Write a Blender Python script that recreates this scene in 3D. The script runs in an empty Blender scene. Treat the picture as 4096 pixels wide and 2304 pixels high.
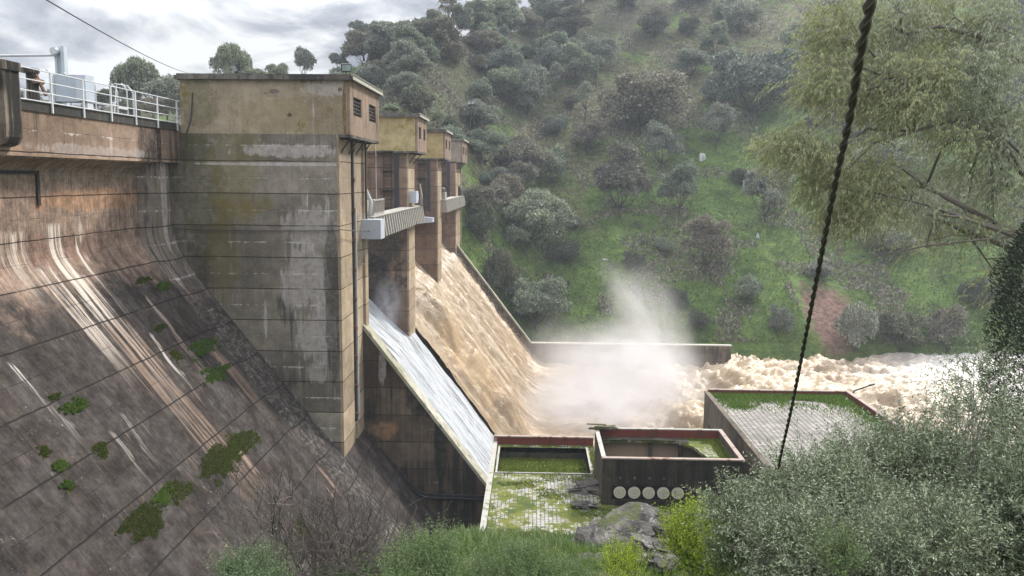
import bpy, math, random
import numpy as np
from mathutils import Vector, Matrix
random.seed(7)
rng = np.random.default_rng(11)
scene = bpy.context.scene
col = scene.collection
R = math.radians
# ------------------------------------------------------------------ camera
F, CX, CY, W0 = 3300.0, 2048.0, 1152.0, 4096.0       # focal length, centre and width in photo pixels
VPX, VPY, ROLL = 2130.0, 717.0, 0.009
dY = Vector((VPX-CX, CY-VPY, -F)).normalized()        # the dam axis (world +Y) seen in camera axes
up = Vector((ROLL, 1.0, 0.0)); up.z = -(up.x*dY.x+up.y*dY.y)/dY.z
up.normalize(); dX = dY.cross(up).normalized()
rot = Matrix((dX, dY, up))                            # rows: world axes in camera axes -> camera to world
cam_d = bpy.data.cameras.new('camera'); cam = bpy.data.objects.new('camera', cam_d); col.objects.link(cam)
cam.matrix_world = rot.to_4x4()
cam_d.sensor_width = 36.0; cam_d.lens = 36.0*F/W0; cam_d.clip_start = 0.1; cam_d.clip_end = 5000
scene.camera = cam
def ray(x, y):
    v = rot @ Vector((x-CX, CY-y, -F)); return v / v.y
def at(x, y, Y=None, X=None, Z=None):                 # a photo pixel met with one plane, as a real point
    r = ray(x, y)
    if Y is not None: return r*Y
    if X is not None: return r*(X/r.x)
    return r*(Z/r.z)
# ------------------------------------------------------------------ sky, sun, exposure
SUN_EL, SUN_AZ = R(42), R(38)                         # azimuth from +Y towards +X
wd = bpy.data.worlds.new('World'); scene.world = wd; wd.use_nodes = True
wn = wd.node_tree; wn.nodes.clear()
def wnode(t, **k):
    n = wn.nodes.new(t)
    for a, b in k.items(): setattr(n, a, b)
    return n
wo = wnode('ShaderNodeOutputWorld'); bg = wnode('ShaderNodeBackground'); sky = wnode('ShaderNodeTexSky', sky_type='NISHITA')
sky.sun_disc = False; sky.sun_elevation = SUN_EL; sky.sun_rotation = SUN_AZ; sky.air_density = 1.0; sky.dust_density = 2.0
bg.inputs[1].default_value = 0.1
tc = wnode('ShaderNodeTexCoord'); mp = wnode('ShaderNodeMapping'); mp.inputs['Scale'].default_value = (1.0, 1.0, 2.6)
mp.inputs['Location'].default_value = (0.3, 0.1, 0.35)
wn.links.new(tc.outputs['Generated'], mp.inputs[0])
n1 = wnode('ShaderNodeTexNoise'); n1.inputs['Scale'].default_value = 6.5; n1.inputs['Detail'].default_value = 9; n1.inputs['Roughness'].default_value = 0.55; n1.inputs['Distortion'].default_value = 0.35
n2 = wnode('ShaderNodeTexNoise'); n2.inputs['Scale'].default_value = 2.3; n2.inputs['Detail'].default_value = 4
wn.links.new(mp.outputs[0], n1.inputs['Vector']); wn.links.new(mp.outputs[0], n2.inputs['Vector'])
r1 = wnode('ShaderNodeValToRGB'); e = r1.color_ramp.elements
e[0].position = 0.42; e[0].color = (2.1, 2.25, 2.7, 1); e[1].position = 0.60; e[1].color = (9.8, 9.8, 9.7, 1)
m_ = r1.color_ramp.elements.new(0.49); m_.color = (4.3, 4.45, 4.9, 1)
wn.links.new(n1.outputs[0], r1.inputs[0])
r2 = wnode('ShaderNodeValToRGB'); r2.color_ramp.elements[0].position = 0.28; r2.color_ramp.elements[1].position = 0.36
wn.links.new(n2.outputs[0], r2.inputs[0])
mx = wnode('ShaderNodeMix', data_type='RGBA')
wn.links.new(r2.outputs[0], mx.inputs[0]); wn.links.new(sky.outputs[0], mx.inputs[6]); wn.links.new(r1.outputs[0], mx.inputs[7])
sx = wnode('ShaderNodeSeparateXYZ'); wn.links.new(tc.outputs['Generated'], sx.inputs[0])
zr = wnode('ShaderNodeMapRange'); zr.inputs[1].default_value = 0.15; zr.inputs[2].default_value = 0.75; zr.inputs[3].default_value = 0.47; zr.inputs[4].default_value = 2.3
wn.links.new(sx.outputs[2], zr.inputs[0])                     # overcast: the sky overhead is brighter than near the horizon
vm = wnode('ShaderNodeVectorMath', operation='SCALE'); wn.links.new(mx.outputs[2], vm.inputs[0]); wn.links.new(zr.outputs[0], vm.inputs['Scale'])
wn.links.new(vm.outputs[0], bg.inputs[0]); wn.links.new(bg.outputs[0], wo.inputs[0])
sd = bpy.data.lights.new('sun', 'SUN'); sun = bpy.data.objects.new('sun', sd); col.objects.link(sun)
sd.energy = 2.8; sd.angle = R(7); sd.color = (1.0, 0.95, 0.87)
sdir = Vector((math.sin(SUN_AZ)*math.cos(SUN_EL), math.cos(SUN_AZ)*math.cos(SUN_EL), math.sin(SUN_EL)))
sun.rotation_euler = sdir.to_track_quat('Z', 'Y').to_euler()
scene.view_settings.view_transform = 'Standard'; scene.view_settings.look = 'None'
scene.view_settings.gamma = 1; scene.view_settings.exposure = 1.0
try: scene.view_settings.use_curve_mapping = False
except Exception: pass
cy = scene.cycles
cy.max_bounces = 6; cy.diffuse_bounces = 3; cy.glossy_bounces = 2; cy.transmission_bounces = 3; cy.transparent_max_bounces = 8
cy.volume_bounces = 3; cy.use_denoising = True; cy.volume_step_rate = 1.5; cy.volume_max_steps = 96
cy.caustics_reflective = False; cy.caustics_refractive = False
try: cy.denoiser = 'OPENIMAGEDENOISE'; cy.denoising_input_passes = 'RGB_ALBEDO_NORMAL'
except Exception: pass
# ------------------------------------------------------------------ object helpers
def tag(o, label=None, cat=None, group=None, kind=None):
    for k, v in (('label', label), ('category', cat), ('group', group), ('kind', kind)):
        if v: o[k] = v
    return o
def thing(name, label, cat, loc=(0, 0, 0), group=None, rz=0):
    o = bpy.data.objects.new(name, None); col.objects.link(o); o.location = loc; o.rotation_euler = (0, 0, rz)
    o.empty_display_size = 0.3
    return tag(o, label, cat, group)
class MB:
    """collects simple solids and links them as one mesh object"""
    def __init__(s): s.v = []; s.f = []
    def add(s, vs, fs):
        b = len(s.v); s.v += [tuple(p) for p in vs]; s.f += [tuple(i+b for i in f) for f in fs]; return s
    def box(s, x0, x1, y0, y1, z0, z1):
        vs = [(x, y, z) for z in (z0, z1) for y in (y0, y1) for x in (x0, x1)]
        return s.add(vs, [(0, 2, 3, 1), (4, 5, 7, 6), (0, 1, 5, 4), (2, 6, 7, 3), (0, 4, 6, 2), (1, 3, 7, 5)])
    def obox(s, c, ax, ay, az):                       # oriented box, half axes
        c = Vector(c); ax = Vector(ax); ay = Vector(ay); az = Vector(az)
        vs = [c + ax*i + ay*j + az*k for k in (-1, 1) for j in (-1, 1) for i in (-1, 1)]
        return s.add(vs, [(0, 2, 3, 1), (4, 5, 7, 6), (0, 1, 5, 4), (2, 6, 7, 3), (0, 4, 6, 2), (1, 3, 7, 5)])
    def tube(s, pts, rad, n=6, cap=True):
        pts = [Vector(p) for p in pts]
        if not hasattr(rad, '__len__'): rad = [rad]*len(pts)
        b = len(s.v); a = None
        for i, p in enumerate(pts):
            t = (pts[min(i+1, len(pts)-1)] - pts[max(i-1, 0)])
            if t.length < 1e-9: t = Vector((0, 0, 1))
            t.normalize()
            if a is None or abs(a.dot(t)) > 0.95:
                a = Vector((0, 0, 1)) if abs(t.z) < 0.9 else Vector((1, 0, 0))
            a = (a - t*a.dot(t)).normalized(); c = t.cross(a)
            for k in range(n):
                q = 2*math.pi*k/n; s.v.append(tuple(p + (a*math.cos(q) + c*math.sin(q))*rad[i]))
        for i in range(len(pts)-1):
            for k in range(n):
                k2 = (k+1) % n
                s.f.append((b+i*n+k, b+i*n+k2, b+(i+1)*n+k2, b+(i+1)*n+k))
        if cap:
            s.f.append(tuple(b+k for k in reversed(range(n)))); s.f.append(tuple(b+(len(pts)-1)*n+k for k in range(n)))
        return s
    def prism(s, poly, y0, y1, axis='y'):             # polygon (a,b) extruded along an axis
        n = len(poly)
        f = {'y': lambda a, b, t: (a, t, b), 'x': lambda a, b, t: (t, a, b), 'z': lambda a, b, t: (a, b, t)}[axis]
        vs = [f(a, b, y0) for a, b in poly] + [f(a, b, y1) for a, b in poly]
        return s.add(vs, [tuple(range(n)), tuple(reversed(range(n, 2*n)))] + [(i, i+n, (i+1) % n+n, (i+1) % n) for i in range(n)])
    def build(s, name, m, parent=None, smooth=False, loc=None, fix=True):
        me = bpy.data.meshes.new(name); me.from_pydata(s.v, [], s.f); me.update()
        if fix:
            import bmesh
            bm = bmesh.new(); bm.from_mesh(me); bmesh.ops.recalc_face_normals(bm, faces=bm.faces); bm.to_mesh(me); bm.free()
        if smooth: me.shade_smooth()
        me.materials.append(m)
        o = bpy.data.objects.new(name, me); col.objects.link(o)
        if parent is not None:
            o.parent = parent
            if parent.type == 'EMPTY' or True:
                o.matrix_parent_inverse = Matrix.Identity(4)
        if loc is not None: o.location = loc
        return o
def fast_mesh(name, V, Q, m, smooth=False):           # numpy verts and equal-size faces
    me = bpy.data.meshes.new(name); k = Q.shape[1]
    me.vertices.add(len(V)); me.vertices.foreach_set('co', np.ascontiguousarray(V, dtype=np.float32).ravel())
    me.loops.add(Q.size); me.loops.foreach_set('vertex_index', np.ascontiguousarray(Q, dtype=np.int32).ravel())
    me.polygons.add(len(Q)); me.polygons.foreach_set('loop_start', np.arange(0, Q.size, k, dtype=np.int32))
    me.polygons.foreach_set('loop_total', np.full(len(Q), k, dtype=np.int32))
    me.update(calc_edges=True); me.validate()
    if smooth: me.shade_smooth()
    if m: me.materials.append(m)
    return me
def link(name, me, parent=None, loc=None):
    o = bpy.data.objects.new(name, me); col.objects.link(o)
    if parent: o.parent = parent
    if loc is not None: o.location = loc
    return o
def copy_tree(o, parent=None, memo=None):
    c = o.copy(); col.objects.link(c); c.parent = parent
    for ch in list(o.children): copy_tree(ch, c)
    return c
def abs_child(o, parent):                             # parent a mesh that was built in world coordinates
    o.parent = parent; o.matrix_parent_inverse = parent.matrix_world.inverted() if False else Matrix.Translation(-Vector(parent.location)); return o
# ------------------------------------------------------------------ noise
def _h(ix, iy, iz, s):
    h = (ix*374761393 + iy*668265263 + iz*2147483647 + s*974634777) & 0xffffffff
    h = ((h ^ (h >> 13))*1274126177) & 0xffffffff
    h = (h ^ (h >> 16)) & 0xffffffff
    return h/4294967295.0
def vn(x, y, z=0.0, s=0):
    x = np.asarray(x, float); y = np.asarray(y, float); z = np.zeros_like(x)+z
    ix = np.floor(x).astype(np.int64); iy = np.floor(y).astype(np.int64); iz = np.floor(z).astype(np.int64)
    fx = x-ix; fy = y-iy; fz = z-iz
    fx = fx*fx*(3-2*fx); fy = fy*fy*(3-2*fy); fz = fz*fz*(3-2*fz)
    def L(a, b, t): return a+(b-a)*t
    r = [L(L(_h(ix, iy, iz+k, s), _h(ix+1, iy, iz+k, s), fx), L(_h(ix, iy+1, iz+k, s), _h(ix+1, iy+1, iz+k, s), fx), fy) for k in (0, 1)]
    return L(r[0], r[1], fz)*2-1
def fbm(x, y, z=0.0, o=5, s=0, g=0.5):
    t = 0; a = 1.0; f = 1.0
    for i in range(o):
        t = t + a*vn(np.asarray(x)*f+i*7.3, np.asarray(y)*f+i*3.1, np.asarray(z)*f+i*1.7, s+i); a *= g; f *= 2.03
    return t
def ss(a, b, x):
    t = np.clip((np.asarray(x, float)-a)/(b-a), 0, 1); return t*t*(3-2*t)
# ------------------------------------------------------------------ material helpers
def ABS(mb, name, m, parent):                          # every loose piece of a builder becomes a part of its own
    root = list(range(len(mb.v)))
    def find(i):
        while root[i] != i: root[i] = root[root[i]]; i = root[i]
        return i
    for f in mb.f:
        for k in f[1:]: root[find(k)] = find(f[0])
    groups = {}
    for f in mb.f: groups.setdefault(find(f[0]), []).append(f)
    for fs in groups.values():
        ids = sorted({i for f in fs for i in f}); ix = {a: b for b, a in enumerate(ids)}; q = MB(); q.add([mb.v[i] for i in ids], [tuple(ix[i] for i in f) for f in fs])
        o = q.build(name, m)
        if parent.type == 'EMPTY': abs_child(o, parent)
        else: o.parent = parent; o.matrix_parent_inverse = Matrix.Identity(4)
class NT:
    def __init__(s, name):
        s.m = bpy.data.materials.new(name); s.m.use_nodes = True; s.t = s.m.node_tree; s.t.nodes.clear()
        s.out = s.t.nodes.new('ShaderNodeOutputMaterial'); s.geo = s.t.nodes.new('ShaderNodeNewGeometry')
        s.P = s.geo.outputs['Position']
    def put(s, sock, v):
        if v is None: return
        if isinstance(v, bpy.types.NodeSocket): s.t.links.new(v, sock)
        elif hasattr(v, '__len__') and sock.type == 'RGBA': sock.default_value = (*v[:3], 1)
        else: sock.default_value = v
    def n(s, t, ins=(), **k):
        nd = s.t.nodes.new('ShaderNode'+t)
        for a, b in k.items(): setattr(nd, a, b)
        for a, b in (ins.items() if isinstance(ins, dict) else enumerate(ins)): s.put(nd.inputs[a], b)
        return nd
    def math(s, op, a, b=None, c=None, clamp=False): return s.n('Math', (a, b, c), operation=op, use_clamp=clamp).outputs[0]
    def map(s, v=None, scale=(1, 1, 1), loc=(0, 0, 0), rot=(0, 0, 0)):
        return s.n('Mapping', {'Vector': s.P if v is None else v, 'Scale': scale, 'Location': loc, 'Rotation': rot}).outputs[0]
    def noise(s, sc, det=4, v=None, scale=None, loc=(0, 0, 0), rough=0.55, dist=0.0):
        vec = s.map(v, scale, loc) if (scale is not None or loc != (0, 0, 0)) else (s.P if v is None else v)
        if scale is None and loc != (0, 0, 0): vec = s.map(v, (1, 1, 1), loc)
        return s.n('TexNoise', {'Vector': vec, 'Scale': sc, 'Detail': det, 'Roughness': rough, 'Distortion': dist}).outputs[0]
    def step(s, v, a, b): return s.n('MapRange', {0: v, 1: a, 2: b, 3: 0.0, 4: 1.0}, interpolation_type='SMOOTHSTEP').outputs[0]
    def mix(s, f, a, b, mode='MIX'):
        nd = s.t.nodes.new('ShaderNodeMix'); nd.data_type = 'RGBA'; nd.blend_type = mode
        s.put(nd.inputs[0], f); s.put(nd.inputs[6], a); s.put(nd.inputs[7], b); return nd.outputs[2]
    def xyz(s, v=None):
        nd = s.n('SeparateXYZ', (s.P if v is None else v,)); return nd.outputs
    def blot(s, c, r, amp=0.5, ns=1.2, edge=0.35, v=None, nz=None):
        q = s.n('VectorMath', {0: s.P if v is None else v, 1: c}, operation='SUBTRACT').outputs[0]
        q = s.n('VectorMath', {0: q, 1: tuple(1/t for t in r)}, operation='MULTIPLY').outputs[0]
        d = s.n('VectorMath', {0: q}, operation='LENGTH').outputs['Value']
        if nz is None: nz = s.noise(ns, 5)
        d = s.math('ADD', d, s.math('MULTIPLY', s.math('SUBTRACT', nz, 0.5), amp*2.5))
        return s.step(d, 1.0+edge*0.5, 1.0-edge)
    def fin(s, color, rough=0.9, bump=None, bs=0.3, bd=0.05, spec=0.3, metal=0.0, extra=None):
        b = s.n('BsdfPrincipled', {'Base Color': color, 'Roughness': rough, 'Metallic': metal, 'Specular IOR Level': spec})
        if bump is not None:
            bp = s.n('Bump', {'Height': bump, 'Strength': bs, 'Distance': bd}); s.t.links.new(bp.outputs[0], b.inputs['Normal'])
        s.t.links.new(b.outputs[0], s.out.inputs[0]); s.b = b; return s.m
def plain(name, c, rough=0.6, metal=0.0, var=0.25, sc=3.0, spec=0.4, rust=None, rsc=2.0, rth=0.58):
    t = NT(name); n = t.noise(sc, 5)
    dark = tuple(x*(1-var) for x in c); lite = tuple(min(1, x*(1+var)) for x in c)
    cc = t.mix(n, dark, lite)
    if rust: cc = t.mix(t.step(t.noise(rsc, 6, scale=(1, 1, 0.35)), rth, rth+0.08), cc, rust)
    return t.fin(cc, rough, bump=t.noise(sc*6, 4), bs=0.15, bd=0.02, spec=spec, metal=metal)
def leafmat(name, cols, trans=0.3, rough=0.55, big=0.12, bigamt=0.5):
    t = NT(name)
    r = t.n('ValToRGB', (t.geo.outputs['Random Per Island'],)); e = r.color_ramp.elements
    for i, c in enumerate(cols):
        p = i/(len(cols)-1)
        if i == 0: e[0].position = 0; e[0].color = (*c, 1)
        elif i == len(cols)-1: e[-1].position = 1; e[-1].color = (*c, 1)
        else:
            x = e.new(p); x.color = (*c, 1)
    oi = t.n('ObjectInfo')
    cc = t.mix(1.0, r.outputs[0], t.n('ValToRGB', (oi.outputs['Random'],)).outputs[0], 'MULTIPLY')
    rr = [n for n in t.t.nodes if n.bl_idname == 'ShaderNodeValToRGB'][-1].color_ramp.elements
    rr[0].color = (1-0.25*bigamt, 1-0.2*bigamt, 1-0.22*bigamt, 1); rr[1].color = (1.0+0.2*bigamt, 1.0+0.16*bigamt, 1.0+0.08*bigamt, 1)
    b = t.n('BsdfPrincipled', {'Base Color': cc, 'Roughness': rough, 'Specular IOR Level': 0.12})
    tr = t.n('BsdfTranslucent', {'Color': t.mix(0.5, cc, (0.10, 0.13, 0.03))})
    ms = t.n('MixShader', (trans, b.outputs[0], tr.outputs[0])); t.t.links.new(ms.outputs[0], t.out.inputs[0]); return t.m
# ------------------------------------------------------------------ concrete
def joints(t, off=0.85, pitch=1.75):
    z = t.xyz()[2]
    w = t.math('MULTIPLY', t.math('SUBTRACT', t.noise(0.9, 3), 0.5), 0.07)
    u = t.math('ADD', t.math('SUBTRACT', z, off), w)
    f = t.math('FRACT', t.math('ADD', t.math('DIVIDE', u, pitch), 50.0))
    d = t.math('ABSOLUTE', t.math('SUBTRACT', f, 0.5))            # 0.5 at the joint
    m1 = t.step(d, 0.482, 0.493)
    m1 = t.math('MULTIPLY', m1, t.step(t.noise(0.55, 4, scale=(1, 1, 4), loc=(5, 3, 0)), 0.28, 0.42))
    f2 = t.math('FRACT', t.math('ADD', t.math('DIVIDE', u, pitch), 50.5))
    d2 = t.math('ABSOLUTE', t.math('SUBTRACT', f2, 0.5))
    m2 = t.math('MULTIPLY', t.step(d2, 0.492, 0.499), t.step(t.noise(0.8, 3, loc=(9, 2, 4)), 0.42, 0.6))
    below = t.step(f, 0.5, 0.66)                                  # just above .. and under the joint
    seep = t.math('MULTIPLY', t.step(f, 0.40, 0.5), t.math('SUBTRACT', 1.0, t.step(f, 0.5, 0.505)))
    return t.math('MAXIMUM', m1, t.math('MULTIPLY', m2, 0.6)), seep
def concrete(name, ca, cb, dark=(0.05, 0.047, 0.045), white=(0.55, 0.53, 0.5), darkth=0.56, whiteth=0.64, streak=(2.2, 2.2, 0.1),
             jt=True, moss=None, mosth=0.66, blots=(), board=0.12, post=None, darkamt=0.75, whiteamt=0.7, panels=True, pan=0.22):
    t = NT(name)
    big = t.noise(0.22, 5, rough=0.6); med = t.noise(1.4, 6, rough=0.62)
    c = t.mix(t.step(big, 0.35, 0.65), ca, cb)
    c = t.mix(t.math('MULTIPLY', t.step(med, 0.35, 0.7), 0.55), c, tuple(x*0.55 for x in ca))
    fine = t.noise(9.0, 6, rough=0.7)
    c = t.mix(t.math('MULTIPLY', t.step(fine, 0.45, 0.75), 0.35), c, tuple(min(1, x*1.5) for x in cb))
    bd = t.noise(1.0, 2, scale=(streak[0]*4, streak[1]*4, streak[2]*0.6), loc=(3, 1, 2))
    c = t.mix(board, c, t.mix(1.0, c, t.mix(t.step(bd, 0.3, 0.7), (0.35, 0.35, 0.35), (1.5, 1.45, 1.4)), 'MULTIPLY'))
    if panels:                                                    # formwork panels, lift by lift, slightly different tones
        x, y, z = t.xyz()
        lz = t.math('FLOOR', t.math('DIVIDE', t.math('SUBTRACT', z, 0.85), 1.75))
        lx = t.math('FLOOR', t.math('DIVIDE', t.math('ADD', x, t.math('MULTIPLY', lz, 0.7)), 2.3))
        ly = t.math('FLOOR', t.math('DIVIDE', t.math('ADD', y, t.math('MULTIPLY', lz, 0.5)), 3.1))
        wn_ = t.n('TexWhiteNoise', {0: t.n('CombineXYZ', (lx, ly, lz)).outputs[0]}).outputs[0]
        wz = t.n('TexWhiteNoise', {0: t.n('CombineXYZ', (0.0, 3.0, lz)).outputs[0]}).outputs[0]
        v = t.math('ADD', t.math('MULTIPLY', wn_, pan), t.math('ADD', t.math('MULTIPLY', wz, pan*1.5), 1.0-pan*1.2))
        c = t.mix(1.0, c, t.n('CombineXYZ', (v, v, v)).outputs[0], 'MULTIPLY')
    sd_ = t.noise(1.0, 5, scale=streak, rough=0.65); pd = t.noise(0.35, 4, loc=(7, 8, 9))
    dm = t.math('MULTIPLY', t.step(t.math('ADD', t.math('MULTIPLY', sd_, 0.6), t.math('MULTIPLY', pd, 0.4)), darkth-0.03, darkth+0.07), darkamt)
    c = t.mix(dm, c, dark)
    sw = t.noise(1.0, 6, scale=tuple(a*1.3 for a in streak), loc=(11, 4, 2), rough=0.7); pw = t.noise(0.45, 5, loc=(2, 17, 5))
    jm = None; seep = None
    if jt: jm, seep = joints(t)
    wsum = t.math('ADD', t.math('MULTIPLY', sw, 0.55), t.math('MULTIPLY', pw, 0.45))
    if seep is not None: wsum = t.math('ADD', wsum, t.math('MULTIPLY', seep, 0.11))
    wm = t.math('MULTIPLY', t.step(wsum, whiteth-0.04, whiteth+0.06), whiteamt)
    c = t.mix(wm, c, white)
    nz = t.noise(1.3, 6, rough=0.65, scale=(1, 1, 0.75))
    nz2 = t.noise(1.0, 6, rough=0.7, scale=(streak[0]*1.2, streak[1]*1.2, 0.5))
    brk = t.math('ADD', 0.45, t.math('MULTIPLY', t.step(t.noise(3.3, 7, rough=0.75, loc=(5, 1, 3)), 0.36, 0.58), 0.55))
    for b in blots:                                               # (centre, radii, colour, amount, amp, streaky)
        m = t.math('MULTIPLY', t.blot(b[0], b[1], amp=(b[4] if len(b) > 4 else 0.5)*1.25, nz=nz2 if (len(b) > 5 and b[5]) else nz, edge=0.2), brk)
        c = t.mix(t.math('MULTIPLY', m, b[3]), c, b[2])
    if moss:
        mm = t.step(t.noise(0.8, 7, loc=(31, 2, 8), rough=0.7), mosth, mosth+0.06); c = t.mix(t.math('MULTIPLY', mm, 0.8), c, moss)
    if post: c = post(t, c)
    pits = t.step(t.noise(14, 3), 0.74, 0.8)
    c = t.mix(t.math('MULTIPLY', pits, 0.6), c, tuple(x*0.4 for x in dark))
    h = t.math('ADD', t.math('MULTIPLY', med, 0.6), t.math('MULTIPLY', fine, 0.5))
    if jt:
        c = t.mix(t.math('MULTIPLY', jm, 0.88), c, (0.018, 0.016, 0.015)); h = t.math('SUBTRACT', h, t.math('MULTIPLY', jm, 1.5))
    return t.fin(c, 0.9, bump=h, bs=0.6, bd=0.07, spec=0.08)
PX = lambda x, y: at(x*1.5901, y*1.5901, Y=45.0)                  # points on the side face of the near pier
def pb(x, y, rx, rz, *a): p = PX(x, y); return ((p.x, 45.0, p.z), (rx, 4.0, rz)) + a
YEL = (0.17, 0.14, 0.045); OLV = (0.075, 0.075, 0.03); PALE = (0.46, 0.43, 0.42); DG = (0.055, 0.05, 0.045); TAN = (0.36, 0.28, 0.19)
M = {}
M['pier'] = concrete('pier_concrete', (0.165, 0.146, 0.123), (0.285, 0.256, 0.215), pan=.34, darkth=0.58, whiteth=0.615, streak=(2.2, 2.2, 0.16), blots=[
    pb(500, 470, 1.3, 4.6, OLV, 0.6, 0.8), pb(590, 440, 1.5, 2.6, YEL, 0.55, 0.9), pb(560, 640, 0.9, 2.6, YEL, 0.45, 0.6), pb(470, 330, 2.6, 0.7, OLV, 0.5, 0.5),
    pb(740, 380, 3.0, 0.35, PALE, 0.7, 0.9, 1), pb(700, 413, 4.5, 0.10, PALE, 0.85, 0.35, 1), pb(620, 520, 1.8, 0.35, YEL, 0.6, 0.8),
    pb(790, 575, 1.6, 1.2, PALE, 0.55, 0.9, 1), pb(770, 700, 1.3, 2.0, PALE, 0.6, 0.9, 1), pb(800, 840, 1.1, 1.7, PALE, 0.65, 0.9, 1), pb(800, 935, 0.8, 0.7, PALE, 0.5, 0.8, 1),
    pb(668, 800, 0.1, 1.2, PALE, 0.85, 0.3, 1), pb(836, 760, 0.42, 5.2, DG, 0.75, 0.35), pb(660, 980, 1.6, 1.6, DG, 0.5, 0.6), pb(470, 700, 1.5, 2.4, DG, 0.45, 0.6),  # tall dark grey blot by the front corner is painted shade
    pb(520, 960, 2.5, 4, DG, 0.5, 0.6)])
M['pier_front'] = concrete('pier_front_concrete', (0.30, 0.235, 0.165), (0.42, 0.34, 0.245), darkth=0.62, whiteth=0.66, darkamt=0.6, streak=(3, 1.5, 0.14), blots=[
    ((-10.2, 48.4, 0.0), (2, 3.6, 3.0), (0.17, 0.14, 0.115), 0.6, 0.5), ((-10.2, 50.8, -3.6), (2, .7, 1.5), PALE, 0.4, 0.5, 1)])
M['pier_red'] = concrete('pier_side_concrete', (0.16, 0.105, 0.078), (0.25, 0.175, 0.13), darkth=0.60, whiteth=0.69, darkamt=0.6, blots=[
    ((-14, 70.2, -5.5), (3.0, 2, 3.5), (0.03, 0.035, 0.035), 0.75, 0.7), ((-14, 70.2, -9), (3.0, 2, 2.5), (0.02, 0.025, 0.03), 0.75, 0.6)])
M['house'] = concrete('house_render', (0.25, 0.205, 0.14), (0.38, 0.325, 0.24), jt=False, panels=False, darkth=0.63, whiteth=0.62, white=(0.52, 0.49, 0.47), moss=(0.17, 0.13, 0.03), mosth=0.6, board=0.08, blots=[
    pb(500, 260, 1.0, 1.6, OLV, 0.5, 0.6), pb(700, 290, 2.4, 0.8, (0.25, 0.195, 0.09), 0.4, 0.8), pb(820, 220, 1.3, 0.6, PALE, 0.6, 0.7), pb(868, 280, 0.15, 1.7, (0.13, 0.09, 0.02), 0.9, 0.3),
    pb(690, 230, 0.3, 0.14, (0.12, 0.09, 0.1), 0.8, 0.4), pb(855, 225, 0.12, 0.12, (0.1, 0.07, 0.05), 0.9, 0.3), pb(728, 289, 0.14, 0.1, (0.06, 0.045, 0.035), 0.95, 0.3)])
M['house_yellow'] = concrete('house_render_yellow', (0.33, 0.255, 0.12), (0.48, 0.39, 0.22), jt=False, panels=False, darkth=0.66, whiteth=0.62, white=(0.6, 0.55, 0.46), moss=(0.26, 0.18, 0.04), mosth=0.58, board=0.06)
M['house_front'] = concrete('house_front_render', (0.22, 0.165, 0.125), (0.31, 0.235, 0.185), jt=False, panels=False, darkth=0.58, whiteth=0.66, streak=(3, 3, 0.2), board=0.35)
M['house_grey'] = concrete('house_grey_render', (0.23, 0.205, 0.17), (0.33, 0.3, 0.25), jt=False, panels=False, darkth=0.58, whiteth=0.66)
M['slab'] = concrete('roof_slab_concrete', (0.11, 0.10, 0.09), (0.2, 0.185, 0.165), jt=False, panels=False, darkth=0.5, whiteth=0.66, board=0.05, dark=(0.03, 0.03, 0.03))
M['slab_edge'] = plain('roof_edge_concrete', (0.36, 0.35, 0.30), 0.9, var=0.3)
M['beam'] = concrete('crest_beam_concrete', (0.22, 0.155, 0.115), (0.33, 0.24, 0.18), darkth=0.575, whiteth=0.64, streak=(2, 1.4, 0.12), darkamt=0.85, dark=(0.06, 0.055, 0.04), blots=[
    ((-19.2, 41.3, 1.6), (2, 1.0, 3.0), (0.03, 0.027, 0.028), 0.75, 0.5, 1), ((-19.2, 42.5, 1.6), (2, 0.28, 3.0), (0.015, 0.014, 0.016), 0.97, 0.25, 1), ((-19.2, 44.6, 1.2), (2, 0.2, 3), (0.02, 0.02, 0.02), 0.8, 0.3, 1),
    ((-19.2, 36.2, 1.05), (2, 5, 0.25), PALE, 0.4, 0.9, 1)])
M['kerb'] = concrete('kerb_concrete', (0.045, 0.043, 0.038), (0.085, 0.082, 0.07), jt=False, panels=False, darkth=0.5, whiteth=0.7, board=0.05, moss=(0.05, 0.06, 0.025), mosth=0.6)
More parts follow.
